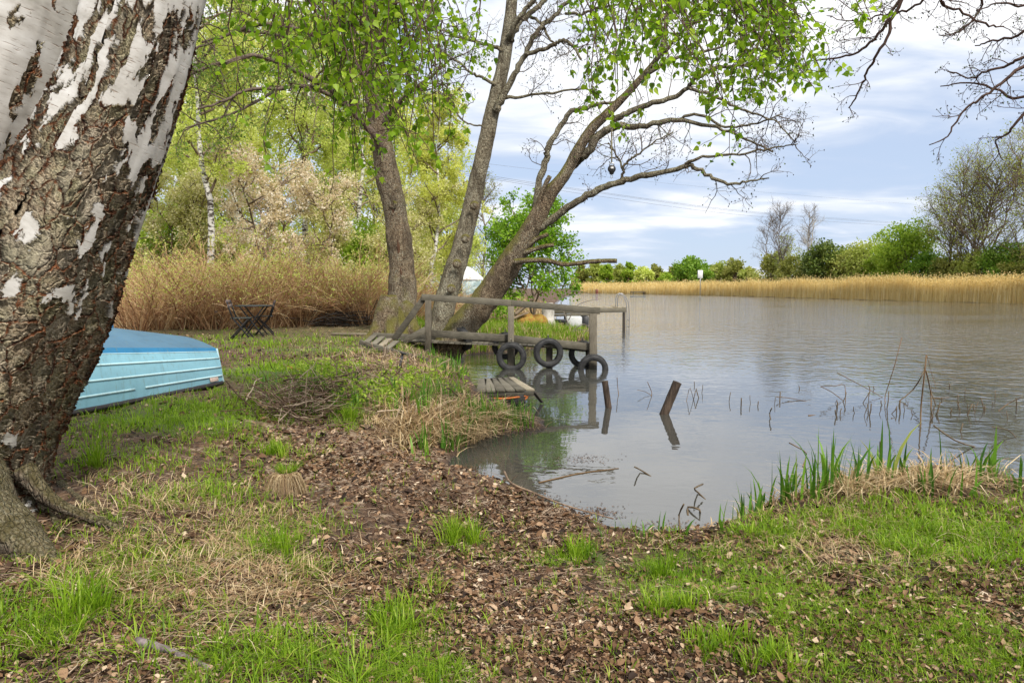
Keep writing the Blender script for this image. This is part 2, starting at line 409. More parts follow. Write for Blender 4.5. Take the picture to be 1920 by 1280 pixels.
def blob(px, py, L):
    r = 0
    for cx_, cy_, rx, ry, wg in L:
        r = r + wg*np.exp(-((px-cx_)/rx)**2 - ((py-cy_)/ry)**2)
    return r
GRASS = [(330, 780, 240, 45, 1.0), (500, 700, 150, 28, .9), (470, 640, 170, 14, 1.2), (620, 655, 160, 22, .55), (260, 860, 160, 35, .25), (600, 640, 60, 12, .5), (655, 775, 50, 35, .8), (540, 860, 45, 20, .5),
         (800, 730, 110, 35, .7), (770, 650, 70, 14, .9), (850, 800, 70, 40, .5), (380, 940, 130, 45, .3), (330, 1060, 200, 60, .5), (560, 1030, 150, 60, .5),
         (120, 1180, 160, 90, .55), (500, 1240, 250, 50, .5), (740, 1160, 80, 70, .75), (780, 1260, 110, 40, .6), (880, 1010, 70, 30, .8), (1080, 1050, 100, 26, .9), (1290, 1080, 130, 50, .75),
         (1500, 1010, 220, 45, .9), (1450, 1130, 230, 70, .75), (1750, 1010, 200, 70, 1.0), (1700, 1180, 260, 80, .7), (1330, 1230, 100, 50, .8), (1560, 1260, 130, 30, .45), (1870, 1200, 120, 90, .6), (1050, 1100, 90, 25, .5),
         (970, 640, 130, 30, 1.0)]
def grassw(px, py): return blob(px, py, GRASS)
gpx, gpy = proj(gx, gy, gZ)
gw = np.clip(grassw(gpx, gpy), 0, 1)
gw = np.where(RR > 13, .6*(gx < 2), gw)*(gZ > .02)
litw = np.clip(blob(gpx, gpy, [(700, 860, 190, 70, 1.), (600, 800, 120, 40, .6), (1150, 1200, 250, 70, .9), (900, 1150, 200, 100, .6), (1650, 1150, 300, 120, .7)]), 0, 1)
wet = np.clip(1 - np.maximum(gZ, 0)/.13, 0, 1)

m_ground, t, out = mat('ground')
ob = t.n('ShaderNodeTexCoord').outputs['Object']
aw = t.n('ShaderNodeAttribute', attribute_name='wet').outputs['Fac']; ag = t.n('ShaderNodeAttribute', attribute_name='green').outputs['Fac']
al = t.n('ShaderNodeAttribute', attribute_name='litter').outputs['Fac']
base = t.ramp(t.noise(ob, 13, 9, .72, .4), [(.3, (.018, .010, .006)), (.47, (.062, .034, .019)), (.6, (.15, .088, .048)), (.75, (.26, .17, .10))])
vc = t.vor(t.mapping(ob, scale=(1, 1, .3)), 34, 'F1', 'Color'); vr = t.n('ShaderNodeSeparateColor', ins={0: vc}).outputs[0]
lit = t.ramp(vr, [(0, (.05, .025, .014)), (.35, (.16, .085, .05)), (.6, (.30, .20, .12)), (.85, (.42, .32, .22)), (1, (.5, .4, .3))])
lm = t.ramp(t.math('ADD', t.math('MULTIPLY', al, .25), t.noise(ob, 9, 6, .7)), [(.5, 0.), (.66, 1.)])
base = t.mix(t.math('MULTIPLY', lm, .65), base, lit)
gr = t.ramp(t.noise(ob, 30, 6, .7), [(.3, (.045, .075, .012)), (.55, (.10, .16, .03)), (.75, (.2, .24, .07))])
gm = t.ramp(t.math('MULTIPLY', ag, t.math('ADD', t.noise(ob, 5, 6, .65), .35)), [(.4, 0.), (.75, 1.)])
base = t.mix(t.math('MULTIPLY', gm, .7), base, gr)
base = t.mix(t.math('MULTIPLY', t.ramp(aw, [(.35, 0.), (.95, 1.)]), .7), base, (.022, .015, .011))
pr = t.n('ShaderNodeBsdfPrincipled', ins={'Base Color': base, 'Specular IOR Level': .35, 'Roughness': t.ramp(aw, [(.3, .9), (1., .5)])})
hb = t.math('ADD', t.noise(ob, 45, 8, .7), t.math('MULTIPLY', vr, .5))
b = t.n('ShaderNodeBump', ins={'Height': hb, 'Strength': .9, 'Distance': .02}); t.link(b.outputs[0], pr.inputs['Normal'])
t.link(pr.outputs[0], out.inputs[0])
tag(mesh_np('ground', np.stack([gx, gy, gZ], -1).reshape(-1, 3), [gf[:, ::-1]], m_ground,
    {'wet': wet.ravel(), 'green': gw.ravel(), 'litter': litw.ravel()}), kind='structure')

# water
m_water, t, out = mat('water')
ob = t.n('ShaderNodeTexCoord').outputs['Object']
v1 = t.mapping(ob, scale=(.9, 1.0, 1), rot=(0, 0, R(8)))
big = t.noise(t.mapping(ob, scale=(.05, .12, 1), loc=(3, 1, 0)), 1.0, 4, .55, .4)
v2 = t.mapping(ob, scale=(1.0, 1.35, 1), rot=(0, 0, R(-20)))
rip = t.math('ADD', t.math('MULTIPLY', t.noise(v1, 1.7, 2, .45, .6), .72), t.math('ADD', t.math('MULTIPLY', t.noise(v2, 5.0, 2, .4, .4), .36), t.math('MULTIPLY', t.noise(v2, 14, 2, .4), .08)))
cd = t.n('ShaderNodeVectorMath', operation='LENGTH', ins={0: t.mapping(ob, loc=(-.3, -8.5, 0))}).outputs['Value']
calm = t.math('ADD', t.math('MULTIPLY', t.ramp(t.math('DIVIDE', cd, 30), [(.03, .03), (.18, .12), (.42, .7), (.9, 1.)]), 1.0), 0.0)
st_ = t.math('MULTIPLY', calm, t.math('ADD', t.ramp(big, [(.35, .45), (.6, 1.)]), 0.0))
bmp = t.n('ShaderNodeBump', ins={'Height': rip, 'Strength': st_, 'Distance': .125})
bc = t.ramp(t.noise(ob, .7, 5, .6), [(.3, (.046, .045, .037)), (.7, (.062, .062, .054))])
pr = t.n('ShaderNodeBsdfPrincipled', ins={'Base Color': bc, 'Roughness': .0, 'IOR': 2.25, 'Specular IOR Level': .5})
t.link(bmp.outputs[0], pr.inputs['Normal']); t.link(pr.outputs[0], out.inputs[0])
wa = np.radians(np.arange(-180, 181, 5.)); wr = np.array([.5, 3, 6, 12, 25, 60, 150, 400, 1500.])
A2, R2 = np.meshgrid(wa, wr); nr2, na2 = A2.shape; i2 = np.arange(nr2-1)[:, None]*na2; j2 = np.arange(na2-1)[None]
tag(mesh_np('water', np.stack([R2*np.sin(A2)+20, R2*np.cos(A2)+20, 0*A2], -1).reshape(-1, 3),
    [np.stack([i2+j2, i2+j2+1, i2+na2+j2+1, i2+na2+j2], -1).reshape(-1, 4)[:, ::-1]], m_water), kind='structure')

# ---------------------------------------------------------------- branching helpers
def tubes(mb, Pt, Rd, sides=4, a=0.0):
    """many tapering tubes at once: Pt (k,n,3), Rd (k,n)"""
    k, n, _ = Pt.shape; Rd = np.broadcast_to(Rd, (k, n))
    tt = nrm(np.gradient(Pt, axis=1)); ref = nrm(rng.normal(size=(k, 1, 3)))
    u = nrm(np.cross(tt, ref)); v = np.cross(tt, u); an = np.arange(sides)*2*np.pi/sides
    V = Pt[:, :, None] + Rd[:, :, None, None]*(np.cos(an)[None, None, :, None]*u[:, :, None] + np.sin(an)[None, None, :, None]*v[:, :, None])
    b = (np.arange(k)*n*sides)[:, None, None]; i = (np.arange(n-1)*sides)[None, :, None]; j = np.arange(sides)[None, None]; j2 = (j+1) % sides
    f = np.stack([b+i+j, b+i+j2, b+i+sides+j2, b+i+sides+j], -1).reshape(-1, 4)
    mb.raw(V.reshape(-1, 3), [f], np.repeat(np.zeros(k)+a, n*sides))
def at_t(Pt, idx, t):
    n = Pt.shape[1]; x = np.clip(t*(n-1), 0, n-1.001); i = x.astype(int); f = (x-i)[:, None]
    return Pt[idx, i]*(1-f) + Pt[idx, i+1]*f, nrm(Pt[idx, i+1]-Pt[idx, i])
def spawn(Pt, c, L, spread=.7, wander=.25, up=0.0, grav=0.0, tmin=.15, tmax=1.0, n=6, lvar=.4, taperL=.5):
    k = len(Pt); idx = np.repeat(np.arange(k), c); t = rng.uniform(tmin, tmax, k*c)
    p, tan = at_t(Pt, idx, t)
    perp = nrm(np.cross(tan, rng.normal(size=p.shape)))
    d = nrm(tan*(1-spread) + perp*spread + np.array([0, 0, up]))
    Ln = L*(1+rng.uniform(-lvar, lvar, k*c))*(1-taperL*t)
    out_ = [p]
    for i in range(n-1):
        d = nrm(d + rng.normal(size=d.shape)*wander + np.array([0, 0, grav])); p = p + d*(Ln/(n-1))[:, None]; out_.append(p)
    return np.stack(out_, 1)
def taper(k, n, r0, r1): return np.broadcast_to(np.linspace(r0, r1, n), (k, n))
def octa(mb, c, r, a=0.0, st=1.4):
    n = len(c); r = (np.zeros(n)+r)[:, None]
    V = np.stack([c+r*[1, 0, 0], c-r*[1, 0, 0], c+r*[0, 1, 0], c-r*[0, 1, 0], c+r*[0, 0, st], c-r*[0, 0, st]], 1)
    b = np.array([[0, 2, 4], [2, 1, 4], [1, 3, 4], [3, 0, 4], [2, 0, 5], [1, 2, 5], [3, 1, 5], [0, 3, 5]])
    mb.raw(V.reshape(-1, 3), [(b[None] + (np.arange(n)*6)[:, None, None]).reshape(-1, 3)], np.repeat(np.zeros(n)+a, 6))
def smoothline(pts, m=5):
    """Catmull-Rom through control rows"""
    p = np.asarray(pts, float); p = np.vstack([2*p[0]-p[1], p, 2*p[-1]-p[-2]]); o = []
    for i in range(1, len(p)-2):
        for t in np.arange(m)/m:
            o.append(.5*((2*p[i]) + (-p[i-1]+p[i+1])*t + (2*p[i-1]-5*p[i]+4*p[i+1]-p[i+2])*t*t + (-p[i-1]+3*p[i]-3*p[i+1]+p[i+2])*t**3))
    o.append(p[-2]); return np.array(o)
def resample(line, n):
    line = np.asarray(line); s = np.r_[0, np.cumsum(np.linalg.norm(np.diff(line, axis=0), axis=1))]; u = np.linspace(0, s[-1], n)
    return np.stack([np.interp(u, s, line[:, i]) for i in range(3)], 1)
def traced(px, D0, D1=None, m=5):
    """limb traced as (px, py, radius_px) and set at its own real distance D0 -> D1; returns points, radii in metres"""
    px = smoothline(px, m); D1 = D0 if D1 is None else D1
    D = np.linspace(D0, D1, len(px))
    return P(px[:, 0], px[:, 1], D), np.maximum(px[:, 2], .4)*D/F

def dense_tube(mb, pt, rd, sides=18, rough=.06, step=.04):
    L = np.linalg.norm(np.diff(pt, axis=0), axis=1).sum(); n = max(8, int(L/step)); s = np.r_[0, np.cumsum(np.linalg.norm(np.diff(pt, axis=0), axis=1))]
    u = np.linspace(0, s[-1], n); q = np.stack([np.interp(u, s, pt[:, i]) for i in range(3)], 1); r = np.interp(u, s, rd)
    q[1:-1] = (q[:-2]+2*q[1:-1]+q[2:])/4; v0 = mb.n
    r = r*(1+.10*(fbm(u*1.7+pt[0, 0]*7, u*0+3, 0, 3, 8)-.5)*2)
    sides = int(sides*1.8); mb.tube(q, r, sides); V = mb.v[-1]; k = n*sides; c0 = np.repeat(q, sides, 0); d_ = V[:k]-c0; am = np.repeat(r, sides)*rough*2.4
    nz_ = fbm(V[:k, 0]*9, V[:k, 1]*9, V[:k, 2]*3.2, 4, 52)-.5; V[:k] += nrm(d_)*(nz_*am*2)[:, None]
# ================================================================ FOREGROUND BIRCH
m_birch, t, out = mat('birch_bark')
uvn = t.n('ShaderNodeUVMap').outputs[0]; ob = t.n('ShaderNodeTexCoord').outputs['Object']
dis = t.noise(uvn, 9, 5, .65, 0, out=1); dis2 = t.noise(uvn, 2.2, 3, .5, 0, out=1)
off = t.n('ShaderNodeVectorMath', operation='SCALE', ins={0: t.n('ShaderNodeVectorMath', operation='SUBTRACT', ins={0: dis, 1: (.5, .5, .5)}).outputs[0], 'Scale': .045}).outputs[0]
off2 = t.n('ShaderNodeVectorMath', operation='SCALE', ins={0: t.n('ShaderNodeVectorMath', operation='SUBTRACT', ins={0: dis2, 1: (.5, .5, .5)}).outputs[0], 'Scale': .13}).outputs[0]
wv = t.n('ShaderNodeVectorMath', operation='ADD', ins={0: t.n('ShaderNodeVectorMath', operation='ADD', ins={0: uvn, 1: off}).outputs[0], 1: off2}).outputs[0]
e1 = t.vor(t.mapping(wv, scale=(1, .42, 1)), 15, 'DISTANCE_TO_EDGE'); e2 = t.vor(t.mapping(wv, scale=(1, .6, 1), loc=(4, 2, 0)), 29, 'DISTANCE_TO_EDGE')
pl = t.vor(t.mapping(wv, scale=(1, .42, 1)), 15, 'F1', 'Color'); plr = t.n('ShaderNodeSeparateColor', ins={0: pl}).outputs[0]
c1 = t.ramp(e1, [(0, 0.), (.07, .5), (.20, .93), (.4, 1.)]); c2 = t.ramp(e2, [(0, 0.), (.14, .8), (.3, 1.)])
fine = t.noise(wv, 46, 8, .72, .2); grain = t.noise(uvn, 130, 4, .7)
ridge = t.math('ADD', t.math('MULTIPLY', c1, .58), t.math('ADD', t.math('MULTIPLY', c2, .22), t.math('ADD', t.math('MULTIPLY', fine, .30), t.math('MULTIPLY', plr, .18))))
aw = t.n('ShaderNodeAttribute', attribute_name='white').outputs['Fac']
wn = t.noise(t.mapping(wv, scale=(1.0, .36, 1), loc=(2.2, .9, 0)), 10.5, 7, .55, .2)
edge = t.math('MULTIPLY', t.math('SUBTRACT', t.noise(t.mapping(uvn, scale=(1, .5, 1)), 40, 5, .7), .5), .10)
wm = t.ramp(t.math('ADD', t.math('ADD', t.math('MULTIPLY', t.math('SUBTRACT', wn, .5), 2.0), t.math('MULTIPLY', edge, 1.3)), t.math('ADD', aw, .5)), [(.49, 0.), (.515, 1.)])
gnoise = t.noise(wv, 5, 5, .6)
rough_c = t.ramp(t.math('ADD', t.math('MULTIPLY', fine, .75), t.math('MULTIPLY', gnoise, .25)), [(.34, (.11, .075, .046)), (.45, (.29, .225, .15)), (.55, (.46, .39, .28)), (.68, (.66, .59, .46))])
rough_c = t.mix(t.math('MULTIPLY', t.ramp(gnoise, [(.45, 0.), (.62, 1.)]), .5), rough_c, (.19, .20, .085))
rough_c = t.mix(1, rough_c, t.ramp(grain, [(.38, .45), (.5, .95), (.62, 1.5)]), 'MULTIPLY')
rough_c = t.mix(t.math('MULTIPLY', t.ramp(plr, [(.55, 0.), (.95, 1.)]), .45), rough_c, (.42, .38, .30))
red = t.ramp(t.noise(wv, 17, 4, .6), [(.4, (.035, .014, .008)), (.62, (.22, .085, .035))])
rough_c = t.mix(t.ramp(t.math('ADD', ridge, -.0), [(.40, 1.), (.60, 0.)]), rough_c, red)
len_ = t.ramp(t.noise(t.mapping(uvn, scale=(.12, 1, 1)), 95, 3, .6, .2), [(.60, 0.), (.68, 1.)])
wb = t.ramp(t.noise(t.mapping(uvn, scale=(.5, 1, 1)), 9, 6, .65), [(.3, (.34, .32, .28)), (.5, (.52, .50, .46)), (.7, (.66, .65, .62))])
wcol = t.mix(t.math('MULTIPLY', len_, .75), wb, (.22, .15, .10))
bcol = t.mix(wm, rough_c, wcol)
hgt = t.mix(wm, ridge, t.math('ADD', .40, t.math('MULTIPLY', len_, -.03)))
pr = t.n('ShaderNodeBsdfPrincipled', ins={'Base Color': bcol, 'Roughness': t.ramp(wm, [(0, .92), (1, .6)]), 'Specular IOR Level': .25})
t.link(pr.outputs[0], out.inputs[0])
dp = t.n('ShaderNodeDisplacement', ins={'Height': hgt, 'Midlevel': .6, 'Scale': .058}); t.link(dp.outputs[0], out.inputs['Displacement'])
m_birch.displacement_method = 'BOTH'
m_root = alder_bark('root_bark', [(.03, .022, .016), (.12, .09, .065), (.27, .22, .16)], 34, .35, .3)

def trunk_mesh(name, rows, D, parent, nth, dv, white, flare=None, mat_=None):
    """rows: (px, py, halfwidth px) at distance D (scalar or list)"""
    r = np.array(rows, float); r[:, 2] *= .885; Ds = np.zeros(len(r)) + D
    c = P(r[:, 0], r[:, 1], Ds); R_ = r[:, 2]*Ds/F
    ln = smoothline(np.column_stack([c, R_]), 8); s = np.r_[0, np.cumsum(np.linalg.norm(np.diff(ln[:, :3], axis=0), axis=1))]
    n = int(s[-1]/dv); u = np.linspace(0, s[-1], n); cen = np.stack([np.interp(u, s, ln[:, i]) for i in range(4)], 1)
    ax = nrm(np.gradient(cen[:, :3], axis=0)); ux = nrm(np.array([1., 0, 0]) - ax*ax[:, :1]); uy = np.cross(ax, ux)
    th = np.linspace(np.pi/2, np.pi/2+2*np.pi, nth+1)      # seam at the back
    rr = cen[:, 3][:, None]*(1 + .05*(fbm(2.5*np.cos(th)[None]+u[:, None]*.0+5, 2.5*np.sin(th)[None], u[:, None]*1.4, 3, 31)-.5)*2)
    rr = rr*(1 + .035*np.cos(5*th[None]+u[:, None]*.8))
    V = cen[:, None, :3] + rr[..., None]*(np.cos(th)[None, :, None]*ux[:, None] + np.sin(th)[None, :, None]*uy[:, None])
    if flare is not None: V = flare(V, th, u)
    Rm = cen[:, 3].mean(); uvu = np.broadcast_to((th-np.pi/2)[None]*Rm, V.shape[:2]); uvv = np.broadcast_to(u[:, None], V.shape[:2])
    m = nth+1; i = np.arange(n-1)[:, None]*m; j = np.arange(nth)[None]
    f = np.stack([i+j, i+j+1, i+m+j+1, i+m+j], -1).reshape(-1, 4)
    if ax[0, 2] < 0: f = f[:, ::-1]
    px_, py_ = proj(V[..., 0], V[..., 1], V[..., 2])
    o = mesh_np(name, V.reshape(-1, 3), [f], mat_ or m_birch, {'white': white(px_, py_).ravel()}, np.stack([uvu, uvv], -1).reshape(-1, 2), parent)
    return o
birch = empty('birch_tree', (-2.9, 3.6, .42), 'huge leaning birch with white peeling bark over rough cracked plates, filling the left edge', 'tree')
def flare_main(V, th, u):
    z = V[..., 2]; k = np.clip((.95-z)/.6, 0, 1)**2
    lob = .10 + .13*np.maximum(0, np.cos(th-R(-8)))**6 + .16*np.maximum(0, np.cos(th-R(-70)))**5 + .06*np.cos(9*th)
    d = np.stack([np.cos(th), np.sin(th), 0*th], -1)[None]
    V = V + (k*lob[None])[..., None]*d
    return V
main_rows = [(410, -420, 84), (365, -280, 88), (318, -140, 93), (276, 0, 98), (250, 100, 102), (216, 200, 108), (172, 300, 118), (120, 400, 136), (68, 500, 156), (26, 600, 161),
             (-18, 700, 161), (-68, 800, 162), (-104, 880, 168), (-118, 950, 178), (-122, 1020, 183), (-125, 1090, 183)]
trunk_mesh('trunk', main_rows, 3.6, birch, 420, .0075,
           lambda px, py: np.interp(py, [-200, 100, 200, 320, 450, 600, 760], [.08, .00, -.04, -.13, -.18, -.23, -.30]) + .07*np.clip((px-230+.32*py)/150, -.6, 1)*np.clip(1.5-py/480, 0, 1), flare_main)
trunk_mesh('stem', [(120, -420, 92), (95, -220, 100), (60, -60, 106), (34, 50, 110), (6, 140, 113), (-28, 230, 116), (-70, 320, 116), (-105, 400, 112), (-120, 520, 105)], 3.72, birch, 260, .009,
           lambda px, py: np.interp(py, [0, 150, 260, 360], [.22, .16, .03, -.10]) + 0*px)
mb = MB(); pt, rd = traced([(-110, 860, 80), (-62, 925, 70), (-8, 985, 52), (45, 1025, 40), (88, 1056, 27), (128, 1082, 16), (165, 1095, 7)], 3.28, 3.0, 8)
dense_tube(mb, pt, rd, 30, .12, .012); pt, rd = traced([(40, 880, 22), (88, 932, 15), (140, 960, 9), (190, 978, 7), (238, 994, 5), (268, 1006, 4), (300, 1016, 2)], 3.47, 3.42, 8); dense_tube(mb, pt, rd, 18, .14, .012)
mb.build('root', m_root, birch, True)
for pl_ in ([(112, 905), (150, 935), (190, 955), (235, 985), (262, 990)], [(60, 930), (95, 965), (120, 1010)], [(120, 868), (200, 852), (280, 862)], [(265, 990), (330, 1040), (380, 1070)],
            [(300, 1062), (350, 1078), (410, 1095)], [(560, 1150), (600, 1130), (640, 1145)]):
    q = np.array([g1(*p) for p in pl_]); ln = smoothline(q, 6); mb = MB()
    mb.tube(ln + [0, 0, .0], np.linspace(.022, .010, len(ln))*(1+.2*np.sin(np.arange(len(ln)))), 8, wob=.25); mb.build('root', m_root, birch, True)

m_twig = noise_mat('birch_twig', [(.35, (.045, .022, .016)), (.65, (.12, .07, .05))], 30, .7, .2, 80)
m_bleaf = leaf_mat('birch_leaf', [(0, (.09, .18, .010)), (.4, (.20, .35, .015)), (.75, (.34, .50, .03)), (1, (.48, .62, .08))], .55, .45, 1.4)
# limbs of the birch above the frame, then the drooping sprays that hang into it
limb = MB(); main_limbs = []
for pts, r0 in (([(-2.0, 3.6, 4.3), (-1.6, 4.3, 4.55), (-1.1, 5.0, 4.6), (-.4, 5.5, 4.65), (.5, 5.9, 4.75), (1.4, 6.1, 4.75), (2.4, 6.4, 4.8)], .07),
                ([(-1.9, 3.6, 4.0), (-1.9, 4.6, 4.3), (-1.9, 5.5, 4.4), (-1.5, 6.6, 4.7)], .05), ([(-1.1, 5.0, 4.6), (-.6, 6.3, 5.0), (-.2, 7.4, 5.2)], .035)):
    ln = smoothline(np.array(pts), 8); ln = ln + rng.normal(size=ln.shape)*.015; main_limbs.append(ln); limb.tube(ln, np.linspace(r0, .012, len(ln)), 8, wob=.08)
limb.build('limb', m_twig, birch, True)
LI = np.vstack(main_limbs)
def strands(specs):
    """each drooping twig: starts on the nearest limb above the frame, hangs to (px,py) at distance D"""
    out_ = []
    for (x, y, D, bow) in specs:
        e = P(x, y, D); d_ = np.linalg.norm((LI-e)*[1, 1, .25], axis=1) + rng.random(len(LI))*1.6; s_ = LI[np.argmin(d_)]
        tt = np.linspace(0, 1, 12)[:, None]
        mid = s_*.5 + e*.5 + np.array([bow*1.6, rng.normal(0, .2), .40]); mid2 = np.array([e[0]*.7+s_[0]*.3+rng.normal(0, .22), e[1]*.8+s_[1]*.2, e[2]+.38*(s_[2]-e[2])])
        ln = (1-tt)**3*s_ + 3*(1-tt)**2*tt*mid + 3*(1-tt)*tt**2*mid2 + tt**3*e
        ln[1:] += np.cumsum(rng.normal(size=(11, 3))*.026, 0)*np.array([1, 1, .5]); out_.append(ln)
    return np.array(out_)
specs = []
def env(x, pts): return np.interp(x, [p[0] for p in pts], [p[1] for p in pts])
eL = [(385, 60), (420, 130), (460, 150), (530, 170), (590, 210), (640, 250), (680, 320), (720, 285), (760, 300), (800, 335), (825, 310), (842, 140), (862, 60)]
for i in range(74):
    x = np.clip(rng.choice([rng.normal(690, 55), rng.normal(775, 42), rng.uniform(400, 850)], p=[.42, .38, .2]), 395, 852)
    specs.append((x, env(x, eL)*rng.beta(3.2, 1.15), rng.uniform(4.6, 6.4), rng.normal(0, .15)))
specs += [(529, 300, 5.0, .1), (614, 338, 5.2, 0), (472, 215, 4.8, 0), (824, 338, 5.6, 0), (640, 330, 5.4, 0), (700, 345, 5.6, 0)]
nL = len(specs)
eR = [(1080, 60), (1090, 190), (1110, 225), (1140, 120), (1165, 235), (1200, 165), (1240, 220), (1290, 190), (1330, 190), (1380, 235), (1410, 210), (1450, 150), (1490, 165), (1530, 185), (1550, 90), (1600, 25), (1640, 20)]
for i in range(64):
    x = np.clip(rng.choice([rng.normal(1350, 95), rng.uniform(1090, 1540), rng.normal(1490, 30)], p=[.45, .35, .2]), 1082, 1560)
    specs.append((x, env(x, eR)*rng.beta(3.0, 1.1), rng.uniform(4.6, 6.2), rng.normal(0, .2)))
specs += [(1400, 298, 5.6, .1), (1392, 240, 5.4, 0), (1530, 186, 5.0, 0), (1484, 180, 5.1, 0), (1590, 52, 4.8, 0), (1612, 45, 4.9, 0), (1098, 222, 5.6, 0), (1145, 240, 5.6, 0), (1175, 235, 5.8, 0), (1640, 12, 4.9, 0), (1196, 150, 4.8, 0)]
S = strands(specs)
tw = MB(); tubes(tw, S, taper(len(S), 12, .0095, .0024), 5)
ch = spawn(S, 7, .38, .75, .24, 0, -.13, .30, 1.0, 6, .5, .3); ch = ch[rng.random(len(ch)) < .9]
tubes(tw, ch, taper(len(ch), 6, .0032, .0014), 4)
tw.build('twigs', m_twig, birch, True)
lf = MB()
def hang_leaves(mb, c, size, tint):
    n = len(c); d = nrm(rng.normal(size=(n, 3))*.75 + [0, 0, -.8]); s_ = nrm(np.cross(d, rng.normal(size=(n, 3)))); nn = np.cross(d, s_); S = size[:, None]; fo = rng.uniform(.03, .16, (n, 1))*S; cu = rng.uniform(-.2, .12, (n, 1))*S
    c = c + d*S*.25
    V = np.stack([c, c+d*S*.16+s_*S*.36-nn*fo, c+d*S*.45+s_*S*.36-nn*fo, c+d*S*.78+s_*S*.15-nn*fo*.4+nn*cu*.5, c+d*S*1.05+nn*cu, c+d*S*.78-s_*S*.15-nn*fo*.4+nn*cu*.5, c+d*S*.45-s_*S*.36-nn*fo, c+d*S*.16-s_*S*.36-nn*fo, c+d*S*.45, c-d*S*.28+s_*S*.01, c-d*S*.28-s_*S*.01], 1)
    tri = np.array([[8, i, i+1] for i in range(7)] + [[8, 7, 0], [9, 10, 0]]); o_ = (np.arange(n)*11)[:, None, None]
    mb.raw(V.reshape(-1, 3), [(tri[None]+o_).reshape(-1, 3)], np.repeat(tint, 11))
def leaf_on(lines, per, tmin, size, bunch=1):
    k = len(lines); idx = np.repeat(np.arange(k), per); tq = rng.uniform(tmin, 1, k*per)
    p, tan = at_t(lines, idx, tq); p = p + rng.normal(size=p.shape)*.012
    hang_leaves(lf, p, rng.uniform(.45, 1.2, len(p))*size, np.clip(rng.normal(.48, .28, len(p)), 0, 1))
leaf_on(S, 8, .42, .052); leaf_on(ch, 8, .1, .056)
lf.build('foliage', m_bleaf, birch)

# ================================================================ ALDERS BY THE WATER
m_ald = alder_bark('alder_bark', [(.06, .045, .03), (.20, .165, .11), (.34, .30, .21)], 24, .85, .3)
m_ald2 = alder_bark('alder_bark_mossy', [(.045, .03, .02), (.17, .12, .075), (.30, .24, .155)], 22, .65, .8)
m_atw = noise_mat('alder_twig', [(.35, (.05, .036, .028)), (.65, (.17, .125, .09))], 25, .8, .3, 60)
m_cone = plain('alder_cone', (.028, .022, .02), .8)
m_cut = noise_mat('cut_wood', [(.35, (.28, .15, .07)), (.65, (.5, .33, .18))], 40, .8, .2)
m_aleaf = leaf_mat('alder_leaf', [(0, (.07, .14, .015)), (.5, (.14, .24, .03)), (1, (.26, .36, .07))], .4)
def knot(mb, c, nrm_, r):
    n_ = nrm(np.asarray(nrm_, float)); mb.lathe(np.asarray(c)-n_*r*.6, n_, [(r*1.9, 0), (r*1.5, r*.45), (r*1.15, r*.75), (r*.95, r*.8)], 12)
    return np.asarray(c)-n_*r*.6 + n_*r*.72, n_, r*.95

# left alder with the wide foot
aldA = empty('alder_tree', g1(745, 622), 'grey brown alder trunk with wide mossy foot standing left of the wooden railing', 'tree')
ptA, rdA = traced([(742, 650, 60), (744, 622, 45), (748, 595, 33), (754, 560, 26.5), (753, 500, 23), (747, 440, 21.5), (738, 380, 21), (727, 330, 20.5), (716, 270, 20), (706, 200, 19.5), (697, 120, 19), (692, 40, 17), (688, -80, 15), (690, -260, 11), (700, -400, 7)], 16.0)
mb = MB(); dense_tube(mb, ptA, rdA, 26, .05)
for dx, dy, r_ in ((-38, 12, 17), (30, 10, 15), (-12, 20, 16), (12, 20, 13)):
    q, r2 = traced([(745+dx*.3, 560, r_*1.2), (745+dx*.75, 605, r_), (745+dx*1.15, 622+dy*.4, r_*.7), (745+dx*1.7, 630+dy*.6, r_*.3)], 15.9, 15.6-dy*.02); dense_tube(mb, q, r2, 12, .1)
mb.build('trunk', m_ald2, aldA, True)
mb = MB()
m_scar = noise_mat('torn_bark', [(.35, (.025, .014, .009)), (.65, (.13, .068, .038))], 22, .95, .9, 50, (1, 1, .25)); q, r2 = traced([(733, 372, 1.5), (737, 388, 6.5), (741, 415, 4), (746, 450, 7), (750, 490, 4.5), (755, 530, 6.5), (757, 565, 2)], 15.82, 15.76, 8); dense_tube(mb, q, r2, 14, .34, .02); mb.build('bark_scar', m_scar, aldA, True)
mb = MB(); kx = knot(mb, P(735, 382, 15.72), (-.3, -1, .3), .06); mb.build('knot', m_ald2, aldA, True)
mb = MB(); limA = []
for pts, d1 in (([(722, 300, 9), (700, 250, 7), (644, 191, 6.4), (610, 161, 5.6), (550, 129, 5), (524, 116, 4.5), (467, 109, 3.8), (400, 127, 3), (340, 150, 2)], 13.5),
            ([(665, 208, 5), (644, 191, 4.5), (595, 169, 4), (561, 165, 3.6), (512, 172, 3.3), (467, 172, 3), (411, 199, 2.4), (370, 215, 1.8)], 13), ([(512, 172, 3), (456, 202, 2.4), (400, 226, 2), (350, 240, 1)], 12.8),
            ([(705, 170, 7), (660, 112, 5.5), (625, 90, 5), (587, 67, 4.4), (531, 49, 4), (475, 45, 3.4), (400, 75, 2.5), (350, 100, 1.5)], 14), ([(600, 75, 4), (557, 77, 3.4), (494, 64, 3), (437, 64, 2.5), (380, 85, 1.8)], 14.5),
            ([(700, 100, 6), (740, 30, 5), (790, -20, 4), (850, -60, 3)], 15), ([(697, 120, 7), (650, 30, 5), (600, -40, 3.5)], 15.5), ([(712, 240, 6), (760, 180, 4), (800, 150, 2.5), (840, 110, 1.5)], 14.5)):
    q, r2 = traced(pts, 15.9, d1); q[1:] += np.cumsum(rng.normal(size=(len(q)-1, 3))*.01, 0); mb.tube(q, r2, 8, wob=.1); limA.append(resample(q, 14))
